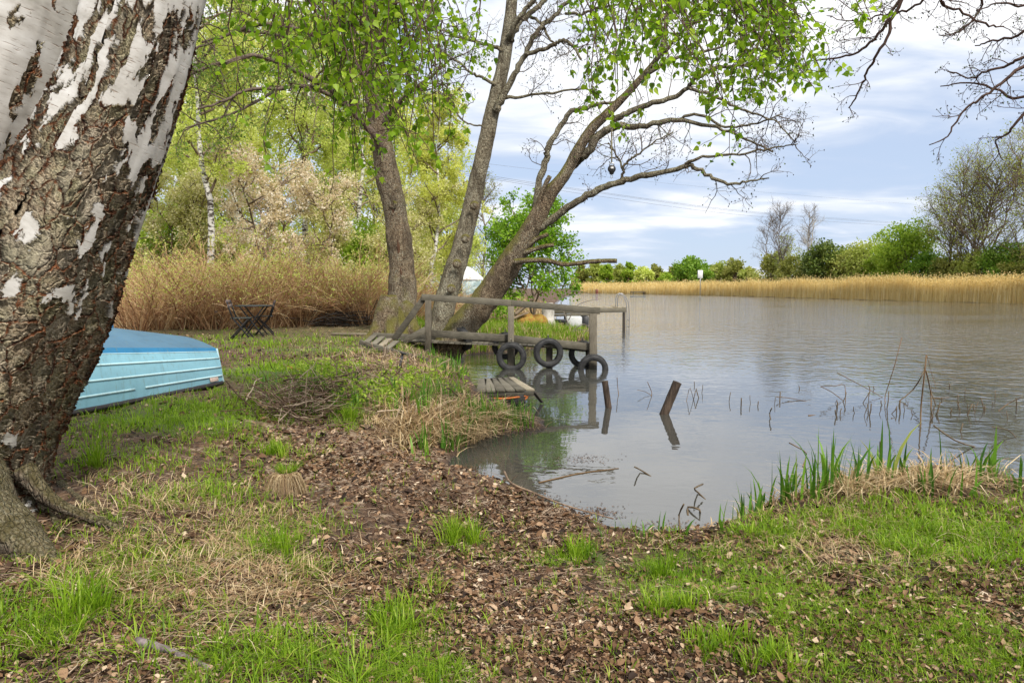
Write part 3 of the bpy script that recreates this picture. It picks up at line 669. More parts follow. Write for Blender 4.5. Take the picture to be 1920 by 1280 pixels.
limA = np.array(limA); b1 = spawn(limA, 9, 1.5, .6, .2, .1, -.02, .2); b2 = spawn(b1, 5, .7, .6, .22, 0, -.05, .2); b3 = spawn(b2, 2, .35, .6, .2, 0, -.05, .3, n=4)
tubes(mb, b1, taper(len(b1), 6, .017, .006), 5); tubes(mb, b2, taper(len(b2), 6, .007, .003), 4); tubes(mb, b3, taper(len(b3), 4, .004, .002), 3)
mb.build('limbs', m_atw, aldA, True)
lf = MB(); 
for lines, per, sz in ((b2, 10, .06), (b3, 5, .055)):
    idx = np.repeat(np.arange(len(lines)), per); p, _ = at_t(lines, idx, rng.uniform(.2, 1, len(idx))); p = p + rng.normal(size=p.shape)*.05
    leaves(lf, p, rng.uniform(.6, 1.2, len(p))*sz, rng.beta(2.5, 1.6, len(p)), np.array([0, 0, -.5]))
lf.build('foliage', m_aleaf, aldA)

# twin-stemmed alder leaning over the water
aldB = empty('alder_tree', g1(838, 640), 'twin stemmed alder behind the railing, one stem leaning far out over the river, almost leafless', 'tree')
def tree_part(name, pts, D0, D1, sides=22, m_=m_ald, rough=.05):
    q, r2 = traced(pts, D0, D1, 8); mb = MB(); dense_tube(mb, q, r2, sides, rough); mb.build(name, m_, aldB, True); return q
B = tree_part('stem', [(812, 672, 34), (818, 640, 27), (828, 595, 22.5), (845, 530, 20), (861, 480, 18.5), (879, 409, 16.5), (895, 337, 15.5), (912, 262, 14.5), (928, 187, 13.5), (942, 131, 12.5), (951, 75, 12), (958, 22, 11), (963, -40, 10), (972, -160, 8), (985, -300, 4)], 15.3, 15.0)
Cc = tree_part('stem', [(822, 690, 36), (842, 650, 31), (872, 608, 27), (902, 572, 25.5), (935, 525, 24), (962, 483, 22), (985, 447, 19.5), (1003, 416, 18), (1029, 366, 14), (1060, 326, 11.5), (1085, 279, 10.5), (1111, 240, 9.5), (1145, 207, 8), (1190, 160, 6.5), (1235, 105, 5), (1248, 50, 4), (1256, -20, 3)], 14.9, 14.0, m_=m_ald2)
lim = []; mbl = MB()
for pts, D0, D1 in (
    ([(930, 208, 8), (938, 190, 6.5), (965, 139, 5.5), (984, 101, 5), (1010, 56, 4.3), (1040, 30, 3.7), (1066, 0, 3.2), (1090, -30, 2)], 15, 14.4),
    ([(984, 103, 4), (1025, 90, 3.6), (1048, 78, 3.4), (1059, 77, 3.2), (1074, 86, 2.8), (1090, 112, 2.2)], 14.7, 14.2),
    ([(955, 80, 6), (961, 64, 6), (980, 38, 5), (1010, 11, 4.5), (1025, -4, 4), (1060, -50, 3)], 15, 15.3), ([(952, 72, 5), (975, 30, 4.5), (1002, -2, 4), (1030, -40, 3)], 14.9, 14.4),
    ([(936, 184, 4), (987, 180, 2.4), (1025, 176, 2.2), (1081, 169, 1.6), (1120, 168, 1)], 15, 14.3), ([(1060, 26, 2.6), (1090, 26, 2.4), (1120, 15, 2), (1160, 10, 1.4)], 14.5, 14), ([(995, 32, 3), (1016, 46, 2.5), (1030, 72, 2), (1040, 84, 1.4)], 14.9, 14.5),
    ([(945, 98, 4), (922, 86, 3), (875, 75, 2.5), (845, 62, 2), (812, 50, 1.3)], 15, 15.5), ([(930, 160, 3.6), (903, 145, 2.6), (886, 139, 2.4), (860, 116, 2), (822, 94, 1.3)], 15, 14.6),
    ([(912, 240, 2), (899, 236, 1.6), (878, 232, 1.5), (857, 214, 1.8), (846, 180, 1.5), (825, 150, 1)], 15, 15.4),
    ([(1072, 315, 6), (1085, 300, 7), (1100, 285, 8), (1130, 248, 7.5), (1156, 238, 6), (1212, 236, 5), (1269, 225, 4), (1344, 240, 3), (1400, 262, 2), (1450, 285, 1.5)], 14.7, 13.4),
    ([(990, 440, 8), (1000, 415, 8), (1005, 385, 7.5), (1010, 345, 6.5), (1025, 300, 6), (1028, 277, 5.8), (1053, 235, 5), (1070, 210, 4.5), (1100, 202, 4), (1126, 195, 3), (1160, 190, 2)], 14.8, 14.2),
    ([(992, 432, 9), (1017, 424, 7.5), (1055, 397, 7), (1100, 367, 6.4), (1137, 350, 6), (1175, 337, 5.7), (1212, 328, 5.5), (1269, 319, 4.6), (1297, 310, 4.2), (1330, 331, 3.5), (1365, 345, 2.8), (1400, 340, 2), (1442, 334, 1.2)], 14.6, 12.8),
    ([(1164, 343, 3), (1168, 318, 2.6), (1180, 300, 2.3), (1194, 292, 2), (1224, 268, 1.4), (1262, 248, 1)], 13.9, 13.5), ([(1168, 318, 2), (1155, 288, 1.5), (1140, 268, 1)], 13.9, 14.2),
    ([(1150, 225, 6), (1175, 213, 5.5), (1215, 196, 5), (1262, 183, 4.4), (1290, 165, 4), (1306, 146, 3.6), (1359, 124, 3), (1420, 130, 2), (1465, 165, 1.3)], 14.3, 13.0),
    ([(1290, 165, 3.2), (1350, 185, 2.5), (1400, 210, 2), (1450, 225, 1.4), (1492, 268, 1)], 13.6, 12.8), ([(1225, 120, 4), (1270, 70, 3), (1320, 30, 2.4), (1370, -10, 1.6)], 14, 13), ([(1212, 140, 4), (1260, 112, 3), (1330, 95, 2.4), (1400, 72, 1.5)], 14, 13.2),
    ([(1269, 225, 3), (1310, 215, 2.6), (1360, 238, 2.2), (1410, 232, 1.8), (1468, 214, 1)], 13.9, 13), ([(1269, 319, 3.4), (1300, 300, 2.8), (1350, 292, 2.4), (1410, 285, 2), (1462, 276, 1.4), (1496, 270, .9)], 13.5, 12.8),
    ([(1235, 105, 3), (1215, 60, 2.5), (1190, 20, 2), (1180, -20, 1.5)], 14, 14.3)):
    q, r2 = traced(pts, D0, D1); q[1:-1] += rng.normal(size=(len(q)-2, 3))*.012; mbl.tube(q, r2, 9, wob=.12); lim.append(resample(q, 14))
lim = np.array(lim)
mbl.build('limbs', m_ald, aldB, True)
tw = MB(); c1 = spawn(lim, 8, .95, .65, .24, .12, 0, .25, n=7); c2 = spawn(c1, 5, .42, .65, .26, .06, 0, .2, n=6); c3 = spawn(c2, 3, .16, .6, .25, 0, 0, .3, n=4)
tubes(tw, c1, taper(len(c1), 7, .011, .0035), 5); tubes(tw, c2, taper(len(c2), 6, .0046, .0022), 4); tubes(tw, c3, taper(len(c3), 4, .0026, .0014), 3)
tw.build('twigs', m_atw, aldB, True)
bd = MB(); k = rng.random(len(c3)) < .7; e = c3[k, -1]; octa(bd, e, rng.uniform(.006, .015, len(e))); tag(bd.build('cones', m_cone, aldB), kind='stuff')
yl = MB(); k = rng.random(len(c3)) < .3; e = c3[k, -1]; leaves(yl, e, rng.uniform(.02, .04, len(e)), rng.random(len(e))); tag(yl.build('buds', m_aleaf, aldB), kind='stuff')
for pts, D in (([(965, 492, 7), (990, 488, 5), (1029, 489, 4.6), (1060, 496, 4.4), (1102, 491, 4), (1133, 489, 4.2), (1157, 489, 4)], 14.3), ([(975, 476, 7), (999, 468, 4.6), (1020, 462, 4.2), (1038, 459, 3.8)], 14.5), ([(982, 468, 6), (1003, 450, 4.4), (1027, 439, 4)], 14.5),
               ([(1008, 395, 6), (1014, 372, 5), (1021, 350, 4.6), (1031, 330, 4)], 14.4)):
    q, r2 = traced(pts, D, D-.2); mb = MB(); mb.tube(q, r2, 12, wob=.12); mb.build('broken_branch', m_ald2, aldB, True)
for (x, y, D, nx) in ((889, 385, 14.78, -.1), (872, 447, 14.72, -.2), (846, 541, 14.85, .1), (857, 494, 14.8, .2)):
    mb = MB(); c_, n_, r_ = knot(mb, P(x, y, D), (nx, -1, .1), .055); kn = mb.build('knot', m_ald2, aldB, True)
    mb = MB(); mb.lathe(c_, n_, [(r_, 0), (r_*.6, .006), (.001, .008)], 12); mb.build('cut_face', m_cut, kn)

# tree of the overhanging alder beyond the right edge
aldR = empty('alder_tree', (7.4, 5.0, .3), 'bare alder whose thin cone bearing branches hang into the top right corner', 'tree')
mb = MB(); trunkR = smoothline(np.array([(7.4, 5.0, .1), (7.3, 5.1, 2.0), (7.1, 5.3, 4.0), (6.7, 5.6, 6.0), (6.4, 5.9, 7.5)]), 6); mb.tube(trunkR, np.linspace(.22, .07, len(trunkR)), 16, wob=.05); mb.build('trunk', m_ald, aldR, True)
limR = []; mb = MB()
hub1 = [(1850, -170, 8), (1760, -90, 7)]; hub2 = [(2180, -10, 12), (2050, 60, 9)]
for pts, D0, D1 in ((hub1+[(1691, 0, 5), (1666, 62, 4.2), (1641, 109, 3.6), (1626, 137, 3), (1610, 169, 2.4), (1591, 203, 1.6)], 6.2, 6.8),
    (hub1+[(1685, 0, 4.5), (1654, 56, 4), (1616, 94, 3.3), (1579, 106, 2.5), (1535, 112, 2), (1516, 116, 1.3)], 6.2, 7.2), ([(1850, -170, 7), (1790, -60, 5), (1763, 0, 4), (1797, 19, 3.2), (1847, 47, 2.6), (1882, 50, 1.8)], 6.2, 6.6),
    ([(1760, -90, 5), (1740, -10, 3.6), (1700, 20, 3), (1650, 30, 2.2), (1600, 40, 1.6), (1550, 30, 1)], 6.2, 7), ([(1850, -170, 6), (1830, -40, 4), (1840, 10, 3), (1800, 60, 2), (1760, 66, 1.4)], 6.2, 6.5),
    (hub2+[(1920, 106, 4.5), (1891, 122, 3.8), (1847, 134, 3), (1822, 147, 2.2), (1776, 134, 1.4)], 6.0, 6.6), (hub2+[(1920, 125, 5), (1872, 162, 4), (1835, 187, 3.3), (1804, 212, 2.7), (1776, 256, 2), (1742, 272, 1.3)], 6.0, 6.4),
    (hub2+[(1920, 181, 4), (1876, 170, 3.2), (1829, 156, 2.4), (1763, 162, 1.4)], 6.0, 6.8), (hub2+[(1920, 215, 4), (1890, 250, 3), (1868, 262, 2), (1880, 300, 1.3)], 6.0, 6.4), ([(2180, -10, 9), (2000, 0, 5), (1920, 60, 4), (1860, 78, 2.6), (1828, 86, 1.5)], 6, 6.6),
    ([(2180, -10, 8), (1990, -30, 5), (1920, 10, 3.4), (1880, 5, 2.4), (1830, 20, 1.4)], 6, 6.3)):
    q, r2 = traced(pts, D0, D1); q[1:-1] += rng.normal(size=(len(q)-2, 3))*.006; mb.tube(q, r2*.68, 7, wob=.1); limR.append(resample(q, 14))
for s_, e_ in ((trunkR[-8], limR[0][0]), (trunkR[-12], limR[5][0])): mb.tube(smoothline(np.array([s_, (s_+e_)/2+[0, 0, .15], e_]), 5), np.linspace(.05, .03, 11), 8)
limR = np.array(limR)
mb.build('limbs', m_twig, aldR, True)
tw = MB(); c1 = spawn(limR, 10, .36, .6, .2, 0, -.03, .4, n=7); c2 = spawn(c1, 4, .15, .6, .22, 0, -.04, .2, n=5); c3 = spawn(c2, 2, .05, .6, .2, 0, -.1, .3, n=3)
tubes(tw, c1, taper(len(c1), 7, .0045, .002), 4); tubes(tw, c2, taper(len(c2), 5, .0022, .0013), 4); tubes(tw, c3, taper(len(c3), 3, .0013, .001), 3); tw.build('twigs', m_twig, aldR, True)
bd = MB(); k = rng.random(len(c3)) < .55; e = c3[k, -1]; octa(bd, e, rng.uniform(.004, .0085, len(e))); tag(bd.build('cones', m_cone, aldR), kind='stuff')
yl = MB(); k = rng.random(len(c3)) < .35; e = c3[k, -1]; leaves(yl, e, rng.uniform(.012, .024, len(e)), rng.random(len(e))*.6); tag(yl.build('buds', m_aleaf, aldR), kind='stuff')

# ================================================================ RAILING / JETTY WITH TYRES
m_wood = wood_mat('weathered_timber', (.055, .048, .036), (.20, .18, .135), (1, 9, 9))
m_woodv = wood_mat('weathered_post', (.06, .05, .036), (.20, .175, .13), (9, 9, 1))
m_plank = wood_mat('pale_plank', (.14, .115, .075), (.38, .33, .24), (9, 1.2, 9))
m_dark = plain('wet_dark_timber', (.045, .036, .028), .8)
m_tyre = noise_mat('tyre_rubber', [(.35, (.012, .012, .013)), (.65, (.045, .044, .043))], 12, .65, .2, 70, spec=.4)
def copy_tree(o, loc=None, rot=None, label=None, scale=None, group=None):
    r = o.copy(); C.objects.link(r)
    if loc is not None: r.location = tuple(float(v) for v in loc)
    if rot is not None: r.rotation_euler = rot
    if scale is not None: r.scale = (scale,)*3 if not hasattr(scale, '__len__') else scale
    if label: r['label'] = label
    if group: r['group'] = group
    for c_ in o.children:
        d = c_.copy(); C.objects.link(d); d.parent = r
        for g_ in c_.children:
            e_ = g_.copy(); C.objects.link(e_); e_.parent = d
    return r
DJ = 14.1
jet = empty('jetty', P(960, 640, DJ), 'grey timber footbridge with a handrail running from the bank out over the river', 'jetty')
def wbeam(name, p0, p1, wd, ht, mt=m_wood, par=jet, up=(0, 0, 1), a=None):
    mb = MB(); mb.beam(p0, p1, wd, ht, up, rng.random() if a is None else a); return mb.build(name, mt, par)
px2 = DJ/F
rl = [P(796, 557, DJ), P(958, 568, DJ-.02), P(1125, 583, DJ-.05)]
wbeam('handrail', rl[0]-[.06, 0, 0], rl[1], .07, .135); wbeam('handrail', rl[1]+[.003, .003, 0], rl[2], .07, .13)
wbeam('handrail', P(737, 639, DJ+.02), P(797, 556, DJ+.04), .06, .125)
for (x, y0, y1, w_) in ((803, 563, 668, .125), (958, 574, 690, .125), (1112, 588, 704, .15)):
    wbeam('post', P(x, y1, DJ-.09), P(x, y0, DJ-.09), .09, w_, m_woodv, up=(1, 0, 0))
wbeam('edge_beam', P(809, 625, DJ+.02), P(953, 634, DJ+.02), .06, .15); wbeam('edge_beam', P(963, 635, DJ+.02), P(1106, 650, DJ), .06, .15)
wbeam('edge_beam', P(700, 628, DJ+.75), P(945, 637, DJ+.7), .06, .10); wbeam('edge_beam', P(945, 638, DJ+.7), P(1112, 655, DJ+.7), .06, .13)
wbeam('brace', P(757, 640, DJ-.1), P(799, 617, DJ-.1), .06, .13)
nb = 40
for i in range(nb):
    f_ = (i+.5)/nb; x = 700+f_*(1112-700); c_ = P(x, 629+f_*17+2, DJ+.37)
    mb = MB(); mb.box(c_ + [0, .03, -.045], ((1112-700)*px2/nb*.95, .70, .028), a=rng.random()); mb.build('deck_board', m_wood, jet)
for (x, D_, y1) in ((1140-110, DJ+.2, 672), (960, DJ+.72, 672), (1104, DJ+.72, 672), (1008+22, DJ+.72, 668)):
    wbeam('pile', np.array([*P(x, y1, D_)[:2], -.6]), np.array([*P(x, y1, D_)[:2], .45]), .13, .13, m_dark, up=(1, 0, 0))
wbeam('pile', np.array([*P(958, 640, DJ+.02)[:2], -.6]), np.array([*P(958, 640, DJ+.02)[:2], .52]), .12, .15, m_dark, up=(1, 0, 0))
wbeam('pile', np.array([*P(1112, 640, DJ+.02)[:2], -.6]), np.array([*P(1112, 640, DJ+.02)[:2], .40]), .12, .16, m_dark, up=(1, 0, 0))
m_ropes = plain('dirty_rope', (.20, .19, .16), .9)
# tyre: lathe with tread, sidewalls and bead
def tyre_mesh(c, axis, r, par=None, label=None):
    t_ = empty('tyre', c, label, 'tyre', 'old car tyres hung along the jetty')
    w_ = .175; mb = MB(); k = r/.31
    prof = [(.195, -.060), (.200, -.078), (.225, -.088), (.262, -.0925), (.290, -.086), (.303, -.070), (.309, -.045), (.304, -.043), (.304, -.036), (.311, -.033), (.312, -.006), (.306, -.004), (.306, .004), (.312, .006),
            (.311, .033), (.304, .036), (.304, .043), (.309, .045), (.303, .070), (.290, .086), (.262, .0925), (.225, .088), (.200, .078), (.195, .060), (.205, .045), (.255, .060), (.290, .050), (.298, 0), (.290, -.050), (.255, -.060), (.205, -.045), (.195, -.060)]
    mb.lathe(c, axis, [(a*k, b*k) for a, b in prof], 48); mb.build('casing', m_tyre, t_, True)
    mb = MB(); A = nrm(np.asarray(axis, float)); u = nrm(np.cross(A, [0, 0, 1.])); v = np.cross(A, u)
    for s_, i in [(q1, q2) for q1 in (-1, 1) for q2 in range(60)]:
        if i == 0 and s_ == 1: mb.build('tread', m_tyre, t_); mb = MB()
        a_ = i*2*np.pi/60; d = math.cos(a_)*u + math.sin(a_)*v; e = -math.sin(a_)*u + math.cos(a_)*v
        mb.box(np.asarray(c) + d*.3095*k + A*s_*.055*k, (.022*k, .012*k, .030*k), np.array([e, d, A]))
    mb.build('tread', m_tyre, t_)
    if c[2] > .2 and abs(axis[1]) > .9:
        mb = MB(); a_ = np.linspace(0, 2*np.pi, 15); rr_ = (P(960, 640, DJ)[2]-c[2]+.10)/2; q_ = np.stack([c[0]+.02*np.cos(a_), c[1]+.10*np.cos(a_), c[2]+r*.62+.02+.5*(.30)*(1-np.cos(a_))*.5+.06*np.sin(a_)], 1); mb.tube(q_, .009, 6); mb.build('rope', m_ropes, t_, True)
    return t_
for (x, y, D_, ax, r, lab) in (
    (959, 669, DJ-.28, (.10, 1, .05), .30, 'black tyre hung in front of the middle railing post'),
    (1028, 661, DJ-.02, (-.12, 1, .02), .30, 'black tyre hanging alone between the middle and outer posts, touching the water'),
    (1112, 692, DJ-.32, (.03, 1, .10), .30, 'black tyre half sunk in the water against the outer railing post'),
    (1092, 664, DJ+.35, (.25, 1, .0), .285, 'black tyre behind the outer railing post, partly hidden by the one in front'),
    (948, 648, DJ+.45, (-.2, 1, .0), .285, 'black tyre behind the middle railing post, mostly hidden by the one in front'),
    (868, 634, DJ+.5, (1, .55, .45), .27, 'black tyre seen edge on, leaning at the foot of the leaning alder')):
    tyre_mesh(P(x, y, D_), ax, r, None, lab)
# loose planks on the bank
pl_ = empty('plank', P(690, 628, 15.1), 'long narrow board lying on the dead leaves left of the railing foot', 'plank')
mb = MB(); a_, b_ = g1(622, 628), g1(738, 629); mb.beam(a_+[0, 0, .03], b_+[0, 0, .03], .14, .04); mb.build('board', m_plank, pl_)
rp = empty('ramp', g1(740, 655), 'short sunken ramp of pale planks on a low timber edge at the bank', 'ramp')
for p0, p1 in (((676, 648), (729, 664)), ((730, 664), (802, 683))):
    mb = MB(); a_, b_ = g1(*p0), g1(*p1); mb.beam(a_+[0, 0, .05], b_+[0, 0, .05], .06, .12, a=rng.random()); mb.build('edge_board', m_wood, rp)
for k in range(4):
    a_, b_ = g1(686+k*13, 652+k*4.0), g1(706+k*13, 634+k*4.2); mb = MB(); mb.beam(a_+[0, .05, .10], b_+[0, -.12, .08], .115, .03, a=.5+.5*rng.random()); mb.build('plank', m_plank if k == 2 else m_wood, rp)
# black mooring peg
pg = empty('mooring_peg', g1(743, 702), 'slim black mooring peg with a flat head, leaning in the bank', 'peg')
a_ = g1(743, 702); D_ = a_[1]; b_ = P(755, 664, D_+.02)
m_black = plain('black_paint', (.02, .02, .022), .5); m_steel = plain('steel', (.42, .43, .45), .35, 1.0)
mb = MB(); mb.tube(np.array([a_-[0, 0, .1], b_]), [.013, .019], 10); mb.build('shaft', m_black, pg, True)
d_ = nrm(b_-a_); mb = MB(); mb.lathe(b_, d_, [(.001, 0), (.035, .004), (.05, .014), (.048, .026), (.001, .03)], 16); mb.build('head', m_black, pg, True)

# small floating raft by the reeds
raft = empty('raft', (W(950, 735, .15)), 'small low raft of weathered boards on a black float with an orange strap', 'raft')
zt = .22; q00, q10, q11, q01 = W(895, 738, zt), W(1000, 733, zt-.02), W(962, 708, zt), W(900, 712, zt)
q10 = W(1004, 731, zt); q00 = W(893, 735, zt)
for k in range(6):
    f0 = k/6; f1 = (k+.94)/6; mid = (f0+f1)/2
    A_ = q00*(1-mid)+q10*mid; B_ = q01*(1-mid)+q11*mid; wd = np.linalg.norm(q10-q00)/6*.94
    mb = MB(); mb.beam(A_, B_, wd*.93, .03, a=rng.random()); mb.build('deck_board', m_plank if k == 5 else m_wood, raft)
mb = MB(); mb.box((q00*.55+q10*.45)+[0, .22, -.13], (.62, .42, .20), a=.2, ch=.4); mb.build('float', m_tyre, raft)
mb = MB(); mb.beam(q00-[0, .02, .05], q10-[.03, .02, .05], .04, .05); mb.build('frame', m_wood, raft)
m_orange = plain('orange_webbing', (.62, .17, .03), .6)
mb = MB(); ln = np.array([q00-[-.0, .045, .075], (q00+q10)/2-[0, .05, .095], q10-[.12, .05, .075], q10-[.16, .055, .13]]); mb.tube(smoothline(ln, 5), .013, 7); mb.build('strap', m_orange, raft, True)
mb = MB(); mb.beam(q10-[.02, .02, .03], W(1016, 754, .02), .05, .02, a=.1); mb.build('broken_slat', m_dark, raft)

# stakes standing in the water
m_stake = noise_mat('wet_stake', [(.35, (.02, .013, .009)), (.65, (.10, .07, .05))], 22, .8, .5, 60, (1, 1, .2))
for (xb, yb, xt, yt, r_, lab) in ((1141, 764, 1134, 714, .044, 'short upright wooden stake in the water near the outer tyre'), (1245, 776, 1270, 716, .058, 'thick wooden stake leaning to the right in open water')):
    b_ = W(xb, yb, 0); tp = P(xt, yt, b_[1]+.02); d_ = nrm(tp-b_)
    st = empty('wooden_stake', b_, lab, 'stake'); mb = MB(); ln = np.array([b_-d_*.5, b_, b_*.5+tp*.5, tp-d_*.02, tp]); mb.tube(smoothline(ln, 4), np.r_[np.full(15, r_), r_*.95, r_*.8], 16, wob=.05); mb.build('shaft', m_stake, st, True)
    mb = MB(); mb.lathe(tp+d_*.001, d_, [(r_*.78, 0), (r_*.5, .004), (.001, .005)], 14); mb.build('end_grain', m_wood, st)

# ================================================================ UPTURNED ROWING BOAT
def boat_paint(name, c, dirt=(.05, .09, .10)):
    m, t, out = mat(name); ob = t.n('ShaderNodeTexCoord').outputs['Object']
    n = t.noise(t.mapping(ob, scale=(1, 1, .5)), 7, 7, .7); s_ = t.noise(ob, 60, 4, .7)
    col = t.ramp(t.noise(ob, 1.8, 5, .6), [(.3, tuple(x*.86 for x in c)), (.7, tuple(min(1, x*1.08) for x in c))])
    col = t.mix(t.math('MULTIPLY', t.ramp(n, [(.50, 0.), (.68, 1.)]), .5), col, tuple(x*.62 for x in c))
    col = t.mix(t.math('MULTIPLY', t.ramp(t.noise(t.mapping(ob, scale=(6, 6, .7)), 6, 6, .7), [(.56, 0.), (.70, 1.)]), .45), col, (.16, .19, .14))
    col = t.mix(t.ramp(s_, [(.74, 0.), (.78, 1.)]), col, dirt)
    pr = t.n('ShaderNodeBsdfPrincipled', ins={'Base Color': col, 'Roughness': .55, 'Specular IOR Level': .3})
    b = t.n('ShaderNodeBump', ins={'Height': t.noise(ob, 5, 4, .5), 'Strength': .12, 'Distance': .02}); t.link(b.outputs[0], pr.inputs['Normal'])
    t.link(pr.outputs[0], out.inputs[0]); return m
m_hull = boat_paint('light_blue_paint', (.23, .45, .54)); m_keel = boat_paint('dark_blue_paint', (.03, .19, .37), (.2, .25, .3)); m_bot = boat_paint('faded_blue_paint', (.075, .16, .24), (.3, .34, .36)); m_rib = boat_paint('pale_rib_paint', (.48, .68, .72))
m_rail = plain('black_rubrail', (.03, .024, .026), .7)
A0 = g1(417, 722); A0 = np.array([*A0[:2], gzf(A0[0], A0[1])+.03]); A1 = g1(128, 778); A1 = np.array([A1[0], A1[1], gzf(A1[0], A1[1])+.03])
ud = nrm((A1-A0)*[1, 1, 0]); vd = np.array([-ud[1], ud[0], 0]); vd = vd if vd[0] < 0 else -vd     # vd points to the far side
BL = 4.1; ns = 40
slope = (A1[2]-A0[2])/np.linalg.norm((A1-A0)[:2])
boat = empty('rowing_boat', A0, 'light blue rowing boat lying upside down on the grass with darker blue bottom', 'rowing boat')
def sect(f):
    """one section of the upside-down hull at fraction f from the transom: near gunwale, chine, keel ... far gunwale"""
    half = .66*(1+.14*math.sin(min(f*1.5, 1)*math.pi*.6)); fine_ = 1 - max(0, (f-.52)/.48)**2.2
    hb = half*max(fine_, .02); cb = hb*(.86-.25*max(0, f-.5)); h = .42 + .42*min(f, .62)
    kz = h+.13+.34*min(f, .5)
    cen = A0 + ud*f*BL + vd*half*0 + vd*.66*1.0 + np.array([0, 0, min(slope*f*BL, .02)])
    return cen, hb, cb, h, kz
def hull_pt(f, side, s_):
    """s_: 0 gunwale .. 1 chine .. 2 keel"""
    cen, hb, cb, h, kz = sect(f)
    if s_ <= 1: b_ = hb+(cb-hb)*s_ + .035*math.sin(s_*math.pi); z = h*s_
    else: q = s_-1; b_ = cb*(1-q); z = h+(kz-h)*(1-(1-q)**1.6)
    return cen - side*vd*b_ + np.array([0, 0, z])
def hull_patch(name, s0, s1, f0, f1, mt, n1=40, n2=6, off=0.0, sides=(1, -1)):
    mb = MB()
    for sd_ in sides:
        fs = np.linspace(f0, f1, n1); ss = np.linspace(s0, s1, n2)
        V = np.array([[hull_pt(a, sd_, b) for b in ss] for a in fs]); V = V - sd_*vd*off*1.0
        i = np.arange(n1-1)[:, None]*n2; j = np.arange(n2-1)[None]; f = np.stack([i+j, i+j+1, i+n2+j+1, i+n2+j], -1).reshape(-1, 4)
        mb.raw(V.reshape(-1, 3), [f if sd_ < 0 else f[:, ::-1]], .5)
    return mb.build(name, mt, boat, True)
hull_patch('side_panel', 0, .895, 0, 1, m_hull, 48, 12); hull_patch('bilge_band', .895, 1.0, 0, 1, m_keel, 48, 3); hull_patch('bottom', 1.0, 2.0, 0, 1, m_bot, 48, 8)
mb = MB(); V = np.array([hull_pt(0, 1, s_) for s_ in np.linspace(0, 2, 18)] + [hull_pt(0, -1, s_) for s_ in np.linspace(2, 0, 18)[1:]]); cc_ = V.mean(0); V = np.vstack([V, cc_]); n_ = len(V)-1
mb.raw(V, [np.array([[i, i+1, n_] for i in range(n_-1)] + [[n_-1, 0, n_]])]); mb.build('transom', m_hull, boat)
for (s_, segs_) in ((.71, [(0.0, 1)]), (.46, [(0.0, 1)]), (.22, [(0.0, .27), (.30, 1)])):
    for f0, f1 in segs_:
        for sd_ in (1, -1):
            mb = MB(); ln = np.array([hull_pt(a, sd_, s_) - sd_*vd*.004 for a in np.linspace(f0+.002, f1, 30)]); mb.tube(ln, .011, 8)
            mb.build('strake', m_rib, boat, True)
for s_, mt, r_, nm in ((.895, m_rib, .006, 'edge_line'),):
    mb = MB(); [mb.tube(np.array([hull_pt(a, sd_, s_) for a in np.linspace(0, 1, 30)]), r_, 6) for sd_ in (1, -1)]; mb.build(nm, mt, boat, True)
mb = MB(); [mb.tube(np.array([hull_pt(a, sd_, 0)-np.array([0, 0, .0]) for a in np.linspace(0, 1, 40)]), .026, 10, wob=.12) for sd_ in (1, -1)]; mb.tube(np.array([hull_pt(0, 1, 0), hull_pt(0, -1, 0)]), .026, 8); mb.build('rub_rail', m_rail, boat, True)
mb = MB(); mb.beam(hull_pt(.22, 1, 2)+[0, 0, .01], hull_pt(1, 1, 2)+[0, 0, .01], .035, .06); mb.build('keel', m_keel, boat)
mb = MB(); mb.beam(hull_pt(0, 1, .03)-ud*.012, hull_pt(0, 1, .98)-ud*.012, .02, .02); mb.build('corner_trim', m_rib, boat)
# maker's plate: small pale label with a black box and bars
pc = hull_pt(.035, 1, .155) - vd*.011; uu = nrm(hull_pt(.06, 1, .155)-hull_pt(.01, 1, .155)); nn_ = nrm(-vd+np.array([0, 0, .2])); wwv = np.cross(uu, nn_)
m_lab = plain('label_cream', (.55, .42, .36), .5)
mb = MB(); mb.box(pc, (.13, .006, .060), np.array([uu, nn_, wwv])); lab_ = mb.build('nameplate', m_lab, boat)
mb = MB()
for (x, z, a_, b_) in ((0, .026, .125, .006), (0, -.026, .125, .006), (-.005, .012, .065, .006), (-.005, -.010, .065, .006), (.028, 0, .007, .028), (-.036, 0, .007, .028)): mb.box(pc + nn_*.004 + uu*x + wwv*z, (a_, .004, b_), np.array([uu, nn_, wwv]))
for k in range(5): mb.box(pc + nn_*.004 + uu*(-.022+k*.010) + wwv*.001, (.005, .004, .010), np.array([uu, nn_, wwv]))
mb.build('lettering', m_black, lab_)

